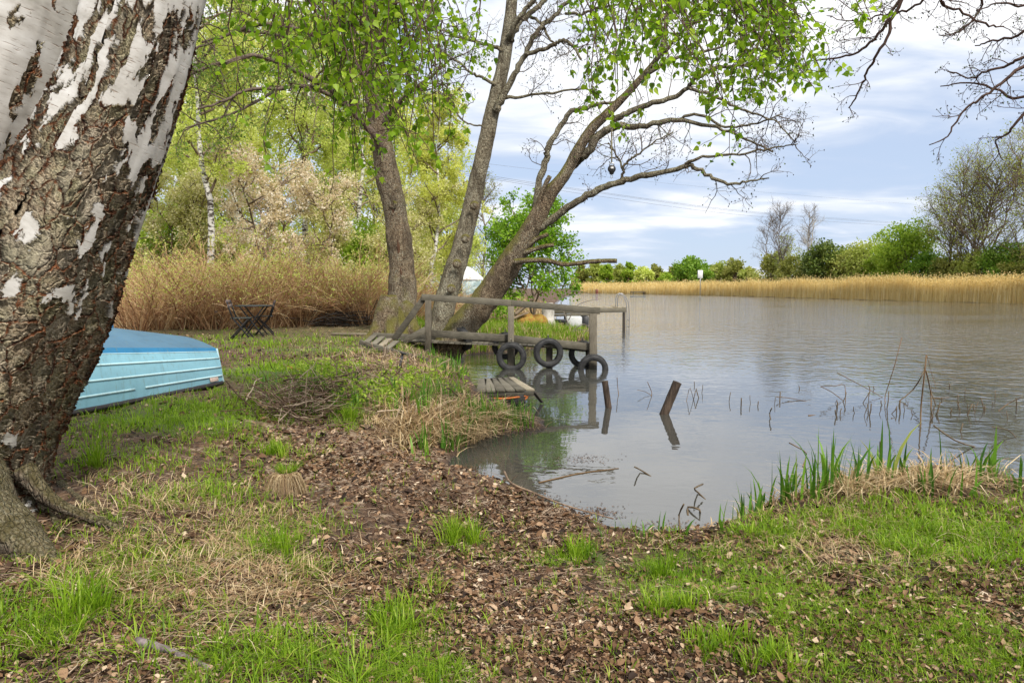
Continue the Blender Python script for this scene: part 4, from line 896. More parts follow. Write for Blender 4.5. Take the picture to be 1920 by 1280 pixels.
# ================================================================ BISTRO TABLE AND CHAIRS
m_iron = plain('black_iron', (.006, .006, .007), .6); m_slat = wood_mat('grey_slat', (.10, .07, .06), (.27, .21, .19), (9, 1, 9)); m_top = plain('dark_green_slat', (.025, .032, .028), .7)
def X(o, u, v, p): return o + u*p[0] + v*p[1] + np.array([0, 0, p[2]])
def bars(name, par, mt, o, u, v, L, r=.011):
    for a_, b_ in L:
        mb = MB(); mb.beam(X(o, u, v, a_), X(o, u, v, b_), r*1.6, r*2.6, (0.3, 1, 0)); mb.build(name, mt, par)
def bchair(px, py, ang_, lab):
    o = g1(px, py); o[2] -= .01; u = np.array([math.cos(ang_), math.sin(ang_), 0]); v = np.array([-u[1], u[0], 0])
    c_ = empty('folding_chair', o, lab, 'chair', 'folding garden chairs at the small table')
    bars('leg', c_, m_iron, o, u, v, [((-.23, s_*.20, .84), (.24, s_*.20, 0)) if False else ((-.22, s_*.20, .82), (-.10, s_*.20, .44)) for s_ in (-1, 1)] + [((-.10, s_*.20, .45), (.25, s_*.20, 0)) for s_ in (-1, 1)] + [((.20, s_*.17, .45), (-.20, s_*.17, 0)) for s_ in (-1, 1)])
    bars('crossbar', c_, m_iron, o, u, v, [((.15, -.20, .12), (.15, .20, .12)), ((-.12, -.17, .08), (-.12, .17, .08))], .008)
    for i in range(6):
        mb = MB(); x = -.13+i*.066; mb.beam(X(o, u, v, (x, -.2, .455)), X(o, u, v, (x, .2, .455)), .055, .016, a=rng.random()); mb.build('seat_slat', m_top, c_)
    for z, xx in ((.80, -.218), (.71, -.19)):
        mb = MB(); mb.beam(X(o, u, v, (xx, -.215, z)), X(o, u, v, (xx, .215, z)), .016, .06, a=rng.random()); mb.build('back_slat', m_slat, c_)
    return c_
bchair(451, 636, R(12), 'black folding chair with two pinkish grey back slats, left of the small table')
bchair(499, 628, R(195), 'black folding chair on the far right side of the small table, seat towards the table')
o = g1(478, 632); o[2] -= .01; tb = empty('bistro_table', o, 'small round black folding table on crossed legs, on the lawn before the thicket', 'table')
ua = R(8); u = np.array([math.cos(ua), math.sin(ua), 0]); v = np.array([-u[1], u[0], 0])
bars('leg', tb, m_iron, o, u, v, [((-.26, s_*.24, .72), (.27, s_*.24, 0)) for s_ in (-1, 1)] + [((.26, s_*.20, .72), (-.27, s_*.20, 0)) for s_ in (-1, 1)], .012)
bars('crossbar', tb, m_iron, o, u, v, [((-.17, -.24, .6), (-.17, .24, .6)), ((.18, -.22, .1), (.18, .22, .1))], .009)
for i in range(7):
    y_ = -.33+i*.11; hw_ = math.sqrt(max(.02, .40**2 - (abs(y_)+.03)**2)); mb = MB(); mb.beam(X(o, u, v, (-hw_, y_, .735)), X(o, u, v, (hw_, y_, .735)), .095, .018, a=rng.random()); mb.build('top_slat', m_top, tb)
mb = MB(); a_ = np.linspace(0, 2*np.pi, 33)[:-1]; ring = np.array([X(o, u, v, (.405*math.cos(q), .405*math.sin(q), .725)) for q in np.r_[a_, a_[:1]]]); mb.tube(ring, .011, 6); mb.build('rim', m_iron, tb, True)

# ================================================================ PULLEY HANGING FROM THE BRANCH
D_ = 13.9; pu = empty('pulley', P(1147, 318, D_), 'black pulley block hanging on a strap from a limb over the water', 'pulley')
m_strap = plain('olive_strap', (.20, .18, .10), .8); m_white = plain('white_paint', (.74, .74, .72), .5, var=.05)
mb = MB(); mb.beam(P(1147, 242, D_), P(1147, 307, D_), .012, .028, (1, 0, 0)); mb.build('strap', m_strap, pu)
mb = MB(); c_ = P(1147, 317, D_); mb.lathe(c_+[0, .035, 0], (0, -1, 0), [(.001, 0), (.06, .002), (.078, .018), (.082, .035), (.078, .052), (.06, .068), (.001, .070)], 24); mb.build('housing', m_black, pu, True)
mb = MB(); th = np.linspace(-.2, math.pi+.2, 14); mb.tube(np.stack([c_[0]+.045*np.cos(th), 0*th+c_[1], c_[2]+.072+.05*np.sin(th)], 1), .011, 7); mb.build('shackle', m_steel, pu, True)
mb = MB(); mb.box(c_-[0, .046, -.015], (.055, .012, .035), ch=.5); mb.build('emblem', m_white, pu)
mb = MB(); mb.lathe(c_-[0, 0, .07], (0, 0, -1), [(.05, 0), (.038, .03), (.02, .04)], 14); mb.build('neck', m_black, pu, True)
mb = MB(); th = np.linspace(0, 2*np.pi, 16); mb.tube(np.stack([c_[0]+.02*np.cos(th), 0*th+c_[1], c_[2]-.15+.036*np.sin(th)], 1), .006, 6); mb.build('hook', m_steel, pu, True)

# ================================================================ MARQUEE
DT = 45.; mk = empty('marquee', P(872, 575, DT), 'white party tent with a curved roof on the bank beyond the alder', 'tent')
m_canvas = plain('white_canvas', (.82, .83, .85), .7, var=.03); m_clear = noise_mat('window_foil', [(.4, (.25, .33, .34)), (.6, (.5, .58, .58))], 3, .15, .1)
a0 = P(833, 521, DT); a1 = P(906, 521, DT+.4); dpth = 3.0; ex = nrm((a1-a0)*[1, 1, 0]); ey = np.array([-ex[1], ex[0], 0]); Wd = np.linalg.norm(a1-a0); zt = a0[2]; zb = .6
cen = (a0+a1)/2 + ey*dpth/2; mb = MB(); n_ = 14; V = []
for i in range(n_):
    f_ = i/(n_-1); rr_ = (1-f_)*1.0; z = zt + .86*math.sin(f_*math.pi/2)**1.0
    for sx, sy in ((-1, -1), (0, -1), (1, -1), (1, 0), (1, 1), (0, 1), (-1, 1), (-1, 0)): V.append([*(cen + ex*sx*Wd/2*rr_ + ey*sy*dpth/2*rr_)[:2], z])
V = np.array(V); i = np.arange(n_-1)[:, None]*8; j = np.arange(8)[None]; mb.raw(V, [np.stack([i+j, i+(j+1) % 8, i+8+(j+1) % 8, i+8+j], -1).reshape(-1, 4)]); mb.build('roof', m_canvas, mk)
for sx, sy in ((-1, -1), (1, -1), (1, 1), (-1, 1)):
    c2_ = cen + ex*sx*(Wd/2-.03) + ey*sy*(dpth/2-.03); mb = MB(); mb.beam([c2_[0], c2_[1], zb], [c2_[0], c2_[1], zt-.12], .06, .06, (1, 0, 0)); mb.build('pole', m_white, mk)
for sgn in (-1, 1):
    mb = MB(); c2_ = cen + ey*sgn*dpth/2; mb.beam([*(c2_-ex*Wd/2)[:2], zt-.06], [*(c2_+ex*Wd/2)[:2], zt-.06], .02, .13); mb.build('valance', m_canvas, mk)
for x0, x1, mt, nm in ((.24, .44, m_canvas, 'wall_panel'), (.46, .93, m_clear, 'window_panel')):
    mb = MB(); p0 = a0*(1-x0*0)+ex*(x0-.0)*Wd; mb.box([*(a0 + ex*((x0+x1)/2)*Wd + ey*.06)[:2], (zt+zb)/2-.08], ((x1-x0)*Wd if nm != 'wall_panel' else .12, .02, zt-zb-.2), np.array([ex, ey, [0, 0, 1.]])); mb.build(nm, mt, mk)
mb = MB(); mb.box([*(cen+ey*1.3)[:2], 1.6], (Wd*.9, .03, 1.7), np.array([ex, ey, [0, 0, 1.]])); mb.build('back_wall', m_canvas, mk)
gr_ = empty('grill', [*(cen - ex*.45)[:2], .6], 'dark covered grill standing under the white party tent', 'grill')
mb = MB(); c3_ = cen-ex*.45-ey*1.0; mb.lathe([c3_[0], c3_[1], .75], (0, 0, 1), [(.1, 0), (.42, .15), (.5, .6), (.42, .95), (.22, 1.2), (.001, 1.25)], 14); mb.build('cover', m_black, gr_, True)

# ================================================================ FAR SWIMMING JETTY WITH LADDER, PONTOON
DF = 26.; fj = empty('swimming_jetty', P(1110, 585, DF), 'pale timber bathing jetty with a metal ladder, behind the outer railing post', 'jetty')
zd = P(1100, 581, DF)[2]
wbeam('fascia', P(1038, 584, DF), P(1174, 581, DF), .05, .17, m_wood, fj); wbeam('fascia', P(1038, 591, DF+.01), P(1120, 589, DF+.01), .05, .09, m_wood, fj)
for k in range(16):
    mb = MB(); x = P(1042+k*8.6, 578, DF)[0]; mb.box([x, DF+.75, zd+.095], (.155, 1.45, .03), a=rng.random()); mb.build('deck_board', m_plank, fj)
for x, D_ in ((1170, DF+.2), (1170, DF+1.3), (1060, DF+1.3), (1060, DF+.2)): wbeam('pile', [P(x, 590, D_)[0], D_, -.8], [P(x, 590, D_)[0], D_, zd], .1, .1, m_dark, fj, up=(1, 0, 0))
ld = MB(); D2 = DF+.45
for y_ in (D2, D2+.5):
    x0 = P(1158, 560, D2)[0]; x1 = P(1179, 560, D2)[0]; ztp = P(1160, 551, D2)[2]
    ld.tube(smoothline(np.array([[x0, y_, zd+.1], [x0+.02, y_, ztp-.12], [x0+.10, y_, ztp], [x0+.22, y_, ztp-.03], [x1+.0, y_, zd+.18], [x1+.03, y_, -.3]]), 6), .015, 7)
for z in (.15, .4): ld.tube(np.array([[x1+.02, D2, z], [x1+.02, D2+.5, z]]), .015, 6)
ld.build('ladder', m_steel, fj, True)
pn = empty('pontoon', [*P(1085, 605, 25.4)[:2], 0], 'white floating pontoon box with a dark opening under the bathing jetty', 'pontoon')
xa, xb = P(1064, 600, 25.2)[0], P(1094, 600, 25.2)[0]; mb = MB(); mb.box([(xa+xb)/2, 26.3, .28], (xb-xa, 1.3, .62), ch=.15); mb.build('hull', plain('grimy_white', (.50, .51, .50), .6), pn)
xc = P(1106, 600, 25.2)[0]; mb = MB(); mb.box([(xb+xc)/2+.02, 26.2, .28], (xc-xb, 1.0, .62)); mb.build('opening', m_black, pn)  # solid black block: the opening's inner shade is put into its colour
mb = MB(); mb.box([P(1048, 590, 25.6)[0], 25.62, .42], (.6, .05, .14)); mb.build('dark_gap', m_black, pn)  # black strip coloured in for the shade of a gap by the hull
# tiny far jetty and red mooring post across the river
o = W(1195, 551.5, .0); fj2 = empty('small_jetty', o, 'tiny low jetty far off at the edge of the reeds', 'jetty'); D2 = 185.
mb = MB(); mb.box([P(1196, 549, D2)[0], D2, .55], (3.8, 2., .25)); mb.build('deck', m_wood, fj2)
mb = MB(); [mb.box([P(x, 549, D2)[0], D2-.9, .1], (.2, .2, .9)) for x in (1186, 1206)]; mb.build('piles', m_dark, fj2)
o = P(1119, 548, 215.); mp = empty('mooring_post', [o[0], 215., 0], 'small red brown mooring post at the left end of the reeds', 'post'); mb = MB(); mb.lathe([o[0], 215., -.2], (0, 0, 1), [(.45, 0), (.5, .8), (.45, 1.4), (.001, 1.5)], 10); mb.build('shaft', plain('rust_red', (.16, .05, .03)), mp, True)
# river sign
DS = 100.; o = P(1313, 545, DS); sg = empty('river_sign', [o[0], DS, .3], 'white rectangular river sign on a post above the reeds', 'sign')
mb = MB(); mb.box(P(1313, 514, DS), (.72, .06, 1.15)); bdn = mb.build('panel', m_white, sg); c_ = P(1313, 514, DS)-[0, .034, 0]
mb = MB()
for x, z, a_, b_, an_ in ((.0, .25, .34, .06, .9), (.08, .33, .3, .05, -.7), (-.12, .08, .22, .05, .4), (.0, -.2, .42, .07, 0), (.0, -.38, .3, .06, .5)):
    mb.box(c_+[x, 0, z], (a_, .012, b_), np.array([[math.cos(an_), 0, math.sin(an_)], [0, 1, 0], [-math.sin(an_), 0, math.cos(an_)]]))
mb.build('symbol', plain('sign_grey', (.22, .24, .27)), bdn)
mb = MB(); mb.tube(np.array([[o[0], DS+.06, 0], [o[0], DS+.06, c_[2]+.5]]), .05, 8); mb.build('post', m_steel, sg, True)
# power lines: real sagging wires high over the river
m_wire = plain('wire', (.16, .17, .19), .6)
for k, (pts, lab) in enumerate((([(760, 312), (935, 338), (1130, 369), (1400, 404), (1690, 424)], 'lowest power line crossing the sky behind the alder'), ([(760, 305), (920, 333), (1130, 363), (1400, 398), (1690, 420)], 'power line just above the lowest one'),
        ([(760, 300), (915, 329), (1130, 361), (1400, 396), (1690, 418)], 'third power line of the close trio, counting upward'), ([(760, 282), (920, 308), (1230, 342), (1450, 362), (1720, 384)], 'single faint power line highest in the sky'))):
    ln = smoothline(np.array([P(x, y, 70+(x-760)*.12) for x, y in pts]), 12); mb = MB(); mb.tube(ln, .022 if k < 3 else .014, 5); o_ = mb.build('power_line', m_wire, None, True); tag(o_, lab, 'power line', 'wires over the river')

# ================================================================ BACKGROUND TREES AND SHRUBS
m_wbark = noise_mat('white_bark', [(.30, (.05, .04, .035)), (.44, (.10, .085, .07)), (.5, (.62, .60, .55)), (.75, (.74, .72, .68))], 5, .8, .3, 30, (1, 1, 2.2))
m_gbark = noise_mat('grey_branch', [(.35, (.10, .08, .065)), (.65, (.28, .24, .20))], 5, .9, .2)
m_brown = noise_mat('brown_branch', [(.35, (.11, .08, .055)), (.65, (.26, .195, .135))], 5, .9, .2)
m_pale = noise_mat('bleached_branch', [(.35, (.32, .29, .25)), (.65, (.55, .52, .47))], 5, .9, .2)
L_ = {
 'birch': leaf_mat('spring_birch_leaf', [(0, (.40, .48, .08)), (.5, (.60, .67, .17)), (1, (.76, .80, .34))], .58),
 'yellow': leaf_mat('yellow_green_leaf', [(0, (.46, .50, .09)), (.5, (.66, .69, .18)), (1, (.80, .80, .36))], .58),
 'blossom': leaf_mat('blossom', [(0, (.42, .34, .16)), (.35, (.66, .54, .36)), (.7, (.82, .72, .58)), (1, (.88, .84, .76))], .45),
 'creamy': leaf_mat('creamy_blossom', [(0, (.34, .38, .06)), (.4, (.58, .56, .22)), (1, (.84, .78, .54))], .45),
 'maple': leaf_mat('fresh_maple_leaf', [(0, (.09, .20, .01)), (.5, (.20, .38, .02)), (1, (.36, .54, .05))], .45),
 'green': leaf_mat('mid_green_leaf', [(0, (.09, .19, .015)), (.5, (.18, .32, .03)), (1, (.30, .45, .06))], .4),
 'bright': leaf_mat('bright_green_leaf', [(0, (.15, .26, .018)), (.5, (.29, .42, .035)), (1, (.46, .57, .09))], .45),
 'olive': leaf_mat('olive_leaf', [(0, (.17, .19, .035)), (.5, (.29, .31, .065)), (1, (.44, .43, .13))], .4),
 'dark': leaf_mat('dark_leaf', [(0, (.05, .09, .014)), (.5, (.11, .16, .025)), (.85, (.20, .25, .05)), (1, (.50, .50, .25))], .3),
 'haze': leaf_mat('pale_olive_leaf', [(0, (.25, .31, .05)), (.5, (.38, .44, .09)), (1, (.52, .55, .18))], .45)}
def open_tree(loc, H, r, spread, leaf, lsz, nleaf, label, cat='tree', bark=None, name='tree', nl=14, grav=0.0, tmin=.25, lean=0.0, n2=6, n3=5, taperL=.55, up=.35, sides=8, group=None, forks=1, wig=.03, tr=1.0, up2=.15):
    root = empty(name, loc, label, cat, group); loc = np.asarray(loc, float); mb = MB(); tks = []
    for k in range(forks):
        a_ = rng.uniform(0, 6.28); sp_ = (0 if forks == 1 else .22); z = np.linspace(0, 1, 14)[:, None]
        ln = loc + z*np.array([math.cos(a_)*sp_*H+lean*H, math.sin(a_)*sp_*H, H*(1-.08*k)]); ln[1:] += np.cumsum(rng.normal(size=(13, 3))*H*wig*.35, 0)*[1, 1, 0]
        tks.append(ln); mb.tube(ln-[0, 0, .1], np.linspace(r, r*.12, 14)/math.sqrt(forks), sides, wob=.06)
    mb.build('trunk', bark or m_gbark, root, True); T = np.array(tks); mb = MB()
    l1 = spawn(T, nl, spread, .78, .16, up, .03, tmin, .97, 8, .25, taperL); l2 = spawn(l1, n2, spread*.42, .55, .2, up2, grav*.4, .25, 1, 6); l3 = spawn(l2, n3, spread*.22, .5, .22, 0, grav, .2, 1, 5)
    tubes(mb, l1, taper(len(l1), 8, r*.38, r*.10)*tr, 5); tubes(mb, l2, taper(len(l2), 6, r*.12, r*.05)*tr, 4); tubes(mb, l3, taper(len(l3), 5, max(r*.03, .0025), max(r*.012, .0015))*tr, 3)
    mb.build('branches', bark if bark in (m_pale,) else (m_brown if bark is not m_gbark else m_gbark), root, True)
    if nleaf:
        lf = MB(); idx = rng.integers(0, len(l3), nleaf); p, _ = at_t(l3, idx, rng.uniform(0, 1, nleaf)); p = p + rng.normal(size=p.shape)*lsz*.9
        shade = rng.normal(.5, .2, len(l3))
        leaves(lf, p, rng.uniform(.6, 1.3, nleaf)*lsz, np.clip(shade[idx]+rng.normal(0, .18, nleaf), 0, 1), np.array([0, 0, -.5])); lf.build('crown', L_[leaf], root)
    return root
def dense_tree(loc, H, rx, leaf, lsz, nleaf, label, z0=.15, cat='tree', name='tree', ncl=60, seed_r=.28, bark=None, group=None, flat=1.0, tr=.03):
    root = empty(name, loc, label, cat, group); loc = np.asarray(loc, float); rz = H*(1-z0)/2; c = loc + [0, 0, H*z0+rz]
    d = nrm(rng.normal(size=(ncl, 3))); d[:, 2] = np.where(rng.random(ncl) < .35, np.abs(d[:, 2]), d[:, 2]); rr = rng.uniform(.45, .92, (ncl, 1)); cl = c + d*rr*[rx, rx*flat, rz]
    cr = rng.uniform(.6, 1.3, ncl)*seed_r*min(rx, rz)*1.2
    idx = rng.integers(0, ncl, nleaf); dd = nrm(rng.normal(size=(nleaf, 3)))*(rng.random((nleaf, 1))**.4); p = cl[idx] + dd*cr[idx][:, None]*[1.15, 1.15, .8]
    p[:, 2] = np.maximum(p[:, 2], loc[2]+.1)
    sh = rng.normal(.5, .16, ncl); lf = MB(); leaves(lf, p, rng.uniform(.6, 1.3, nleaf)*lsz, np.clip(sh[idx]+rng.normal(0, .17, nleaf), 0, 1)); 
    mb = MB(); ln = np.linspace(loc-[0, 0, .2], c+[0, 0, rz*.5], 8); ln[1:] += np.cumsum(rng.normal(size=(7, 3))*rx*.05, 0); mb.tube(ln, np.linspace(H*tr, H*.006, 8), 7)
    k = rng.choice(ncl, min(26, ncl), replace=False); s_ = ln[rng.integers(2, 7, len(k))]; tt = np.linspace(0, 1, 6)[None, :, None]; bz = s_[:, None]*(1-tt) + cl[k][:, None]*tt + np.array([0, 0, .12*rz])*np.sin(tt*np.pi)
    tubes(mb, bz, taper(len(k), 6, H*tr*.4, H*.003), 4); mb.build('trunk', bark or m_brown, root, True); lf.build('crown', L_[leaf], root); return root
def gb(px, D, z=None):
    p = P(px, 560, D); p[2] = gz(np.array([p[0]]), np.array([D]))[0] if z is None else z; return p
# birches behind the thicket
open_tree(gb(386, 22), 12.5, .125, 2.6, 'birch', .08, 24000, 'slender white barked birch with yellow green leaves behind the thicket', bark=m_wbark, name='birch_tree', nl=22, grav=-.28, tmin=.30, n2=7, n3=6)
for px, D, H, r_, sp_, lf_, nl_, lab in ((300, 31, 15, .16, 3.6, 'birch', 13000, 'tall pale green birch just right of the huge birch trunk'), (470, 33, 17, .17, 4.2, 'yellow', 17000, 'tall light green birch with drooping twigs between the white birch and the blossom trees'),
    (590, 31, 17, .17, 3.7, 'birch', 17000, 'tall weeping birch left of the grey alder trunk'), (672, 37, 17, .15, 3.3, 'birch', 9000, 'high weeping birch seen through the leaves right behind the grey alder'), (800, 33, 10.2, .13, 2.7, 'yellow', 16000, 'yellow green weeping birch between the two alders')):
    open_tree(gb(px, D), H, r_, sp_, lf_, .10, int(nl_*1.6), lab, bark=m_wbark, name='birch_tree', nl=22, grav=-.5, tmin=.28, n2=8, n3=6)
for px, D, H, sp_, lf_, lab in ((512, 25, 5.9, 2.0, 'blossom', 'pinkish white blossoming tree with bent dark trunk behind the bistro table'), (572, 27, 6.2, 2.2, 'blossom', 'second pinkish blossoming tree, right of the bent one'), (440, 28, 5.0, 1.9, 'creamy', 'low cream blossoming tree beside the white barked birch'),
    (650, 29, 5.2, 2.1, 'creamy', 'cream blossoming tree just left of the grey alder trunk'), (790, 29, 5.4, 1.7, 'creamy', 'cream blossoming tree filling the gap between the two alders'), (740, 31, 6.2, 2.2, 'creamy', 'cream blossoming tree half hidden behind the grey alder trunk'), (330, 27, 5.0, 1.9, 'creamy', 'cream blossoming tree right beside the huge birch trunk')):
    open_tree(gb(px, D), H, .10, sp_, lf_, .08, 10500, lab, bark=m_brown, name='blossom_tree', nl=12, tmin=.22, n2=6, n3=5, forks=2, wig=.09, grav=-.05)
for px, D, H, rx, lf_, lab in ((320, 29, 4.6, 2.0, 'bright', 'fresh green bush beside the huge birch trunk'), (420, 32, 4.2, 2.2, 'birch', 'light green bush behind the white barked birch'), (520, 34, 4.4, 2.6, 'birch', 'light green bush behind the bent blossom tree'), (610, 35, 4.4, 2.4, 'yellow', 'yellow green bush behind the right blossom trees'),
    (690, 33, 4.4, 2.0, 'bright', 'fresh green bush left of the grey alder'), (770, 36, 4.6, 2.2, 'yellow', 'yellow green bush right of the grey alder'), (848, 51, 5.0, 2.4, 'yellow', 'yellow green bush above the party tent'), (250, 33, 5.0, 2.6, 'birch', 'light green bush mostly behind the huge birch trunk')):
    dense_tree(gb(px, D), H, rx, lf_, .12, 7500, lab, .05, 'bush', 'bush', 70, .3)
for px, D, H, sp_, lf_, nl_, lab in ((250, 40, 19, 5.5, 'birch', 26000, 'pale tree far behind the thicket, close to the huge birch trunk'), (350, 43, 18, 5.5, 'yellow', 26000, 'pale yellow green tree far behind the white barked birch'), (440, 41, 15, 5.0, 'birch', 24000, 'pale tree far behind the bistro table'),
    (530, 44, 19, 5.6, 'birch', 26000, 'tall pale tree in the far screen left of the grey alder'), (625, 43, 17, 5.2, 'yellow', 26000, 'tall yellow green tree in the far screen, just left of the grey alder'), (700, 46, 13, 4.2, 'birch', 20000, 'pale tree in the far screen behind the grey alder'), (775, 48, 12.5, 4.0, 'yellow', 22000, 'yellow green tree in the far screen right of the grey alder'), (835, 50, 9.5, 3.2, 'birch', 16000, 'lower pale tree above the party tent')):
    open_tree(gb(px, D), H, .15, sp_, lf_, .16, int(nl_*.55), lab, bark=m_gbark, name='birch_tree', nl=30, grav=-.3, tmin=.08, n2=9, n3=6, tr=.8, taperL=.35)
open_tree(gb(905, 52), 9.5, .13, 2.6, 'olive', .10, 2500, 'thin bare tree beyond the party tent', bark=m_gbark, name='bare_tree', nl=24, n2=7, n3=5, tmin=.12, up=.7)
# bright maple on the spit, its stump and root mound
mpl = open_tree(P(1002, 602, 23.2), 3.7, .07, 1.75, 'maple', .10, 15000, 'bright green young maple on the grassy spit behind the railing', bark=m_brown, name='maple_tree', nl=15, n2=6, n3=5, tmin=.12, forks=3, taperL=.5, up=.25)
stp = empty('tree_stump', P(1026, 600, 22.6), 'pale grey tree stump at the foot of the bright green maple', 'stump')
mb = MB(); b_ = P(1026, 603, 22.6); ln = np.array([b_-[0, 0, .15], b_, b_+[0.01, 0, .2], b_+[.03, 0, .45], b_+[.03, 0, .62]]); dense_tube(mb, ln, np.array([.34, .27, .21, .19, .18]), 16, .14); mb.build('bole', m_pale, stp, True)
m_moss = noise_mat('rusty_moss', [(.35, (.16, .09, .02)), (.5, (.33, .17, .04)), (.65, (.22, .24, .04))], 9, .95, .5)
rm = empty('root_mound', P(985, 606, 22.3), 'rusty mossy root mound on the spit below the maple', 'mound')
mb = MB(); [mb.lathe(P(x, y, 22.4), (0, 0, 1), [(r_, -.2), (r_*.93, .1), (r_*.7, .24), (r_*.35, .33), (.001, .35)], 18) for x, y, r_ in ((985, 606, .48), (1010, 608, .35))]; mb.build('moss', m_moss, rm, True)
for a_ in (((965, 590), (985, 575), (1000, 560)), ((955, 600), (975, 592), (990, 586))):
    mb = MB(); mb.tube(smoothline(np.array([P(*q, 22.0) for q in a_]), 5), np.linspace(.06, .03, 11), 8, wob=.15); mb.build('root', m_brown, rm, True)
dr = empty('drift_branch', P(1100, 625, 21.5), 'grey angular drift branch at the tip of the grassy spit', 'branch'); mb = MB()
for q in ([(1070, 622), (1092, 608), (1105, 615), (1090, 628)], [(1060, 628), (1085, 618), (1112, 622)], [(1075, 640), (1068, 615), (1052, 560), (1080, 545), (1110, 552)], [(1066, 600), (1080, 575), (1100, 565), (1128, 560)]): mb.tube(smoothline(np.array([P(*k_, 21.5) for k_ in q]), 6), np.linspace(.017, .006, 6*(len(q)-1)+1), 6, wob=.15)
mb.build('wood', m_gbark, dr, True)

# thicket of thin brown stems on the left bank
m_cane = leaf_mat('bare_cane', [(0, (.26, .12, .07)), (.4, (.54, .32, .17)), (.8, (.78, .55, .31)), (1, (.88, .74, .48))], .25, .8)
def shrub(loc, H, R_, leafy, label, group):
    root = empty('thicket_shrub', loc, label, 'shrub', group); n = 150; a_ = rng.uniform(0, 6.28, n); rr_ = R_*.55*np.sqrt(rng.random(n)); b_ = np.asarray(loc) + np.stack([rr_*np.cos(a_), rr_*np.sin(a_), 0*a_-.05], 1)
    d = np.stack([np.cos(a_), np.sin(a_), 0*a_], 1)*rng.uniform(.1, .75, (n, 1)) + rng.normal(size=(n, 3))*.14 + [0, 0, 1.]; d = nrm(d); L = H*1.14*rng.uniform(.5, 1.12, n); pts = [b_]; p = b_
    for i in range(7): d = nrm(d + rng.normal(size=d.shape)*.07 + np.stack([np.cos(a_), np.sin(a_), 0*a_-.5], 1)*.09); p = p + d*(L/7)[:, None]; pts.append(p)
    S_ = np.stack(pts, 1); mb = MB(); tn = rng.random(n); tubes(mb, S_, taper(n, 8, .011, .004), 3, tn); c_ = spawn(S_, 4, .55, .45, .12, .25, -.02, .3, 1, 5); tubes(mb, c_, taper(len(c_), 5, .0045, .002), 3, rng.random(len(c_))); mb.build('stems', m_cane, root, True)
    lf = MB(); m_ = int(4200*leafy); idx = rng.integers(0, len(c_), m_); q, _ = at_t(c_, idx, rng.uniform(.2, 1, m_)); q = q + rng.normal(size=q.shape)*.02
    q = q[q[:, 2] > loc[2]+H*rng.uniform(.25, 1.1, m_)]; leaves(lf, q, rng.uniform(.5, 1.2, len(q))*.046, rng.random(len(q)), np.array([0, 0, .4])); lf.build('foliage', L_['birch'], root); return root
gL = 'brown stemmed shrubs of the thicket on the left bank'
protos = [shrub(gb(260, 17.4), 1.95, .95, 1.0, 'thicket shrub nearest the huge birch trunk, behind the boat', gL), shrub(gb(350, 18.0), 2.0, .95, 1.1, 'thicket shrub left of the folding chairs', gL), shrub(gb(560, 19.2), 1.95, 1.0, .9, 'arching thicket shrub right of the bistro table, over a pile of dark branches', gL), shrub(gb(640, 19.5), 1.8, .95, .8, 'low reddish thicket shrub left of the grey alder', gL)]
tl = [(300, 17.6, 'thicket shrub in the front row between the boat and the chairs'), (405, 18.3, 'front row thicket shrub behind the left folding chair'), (455, 18.7, 'front row thicket shrub directly behind the bistro table'), (505, 18.9, 'front row thicket shrub behind the right folding chair'), (604, 19.5, 'thicket shrub between the arching one and the reddish one'),
      (690, 19.2, 'thicket shrub right behind the foot of the grey alder'), (738, 20.5, 'thicket shrub seen between the grey alder and the railing'), (790, 22.5, 'thicket shrub behind the handrail, left of the leaning alders'), (825, 25, 'thicket shrub below the party tent')]
for i, (px, D, lab) in enumerate(tl): copy_tree(protos[i % 4], gb(px, D), (0, 0, rng.uniform(0, 6.28)), lab, rng.uniform(.82, 1.15) if D < 21 else .62, gL)
k_ = 0
for D, xs in ((19.8, range(220, 720, 52)), (22.3, range(240, 800, 62))):
    for px in xs: copy_tree(protos[k_ % 4], gb(px+rng.uniform(-12, 12), D+.9), (0, 0, rng.uniform(0, 6.28)), 'brown stemmed shrub in the rear rows of the thicket, merging with its neighbours', rng.uniform(.85, 1.25), gL+', rear rows'); k_ += 1
# dark brush pile inside the thicket
bp = MB(); n = 80; c_ = gb(640, 19.0); a_ = rng.normal(size=(n, 3))*[.6, .3, .15]+c_+[0, 0, .22]; d = nrm(rng.normal(size=(n, 3))*[1, .5, .16]); tt = np.linspace(-.6, .6, 5)[None, :, None]; tubes(bp, a_[:, None]+d[:, None]*tt+rng.normal(size=(n, 5, 3))*.02, taper(n, 5, .016, .007), 4); tag(bp.build('brush_pile', m_dark, None, True), kind='stuff')

# ---- far bank
def ft(kind, px, D, top, wpx, leaf, label, n=3200, name='tree', cat='tree', **kw):
    D = max(D, 1.22*2112/(np.interp(px, [1086, 1110, 1340, 1517, 1736, 1920, 2080], [549.4, 549.6, 554, 559, 565, 569, 573.5])-HOR)); loc = P(px, 545, D); loc[2] = .5; H = P(px, top, D)[2]-.5; k = D/F
    if kind == 'd': return dense_tree(loc, H, wpx*k/2, leaf, D*.0032, n, label, kw.pop('z0', .02), cat, name, kw.pop('ncl', 70), kw.pop('sr', .26), **kw)
    return open_tree(loc, H, kw.pop('r', H*.014), wpx*k*.5, leaf, D*.0022, n, label, cat, name=name, **kw)
bare = dict(name='bare_tree', n2=9, n3=6, up=.55, tr=.7, up2=.3)
ft('o', 1438, 96, 418, 80, 'olive', 'leafless tree at the left end of the bare group across the river', 0, bark=m_gbark, nl=22, tmin=.3, **bare)
ft('o', 1476, 98, 392, 100, 'olive', 'tallest bare tree of the group across the river', 0, bark=m_gbark, nl=26, tmin=.35, forks=2, **bare)
ft('o', 1506, 100, 394, 84, 'olive', 'bare tree in the middle of the group across the river', 0, bark=m_gbark, nl=24, tmin=.4, **bare)
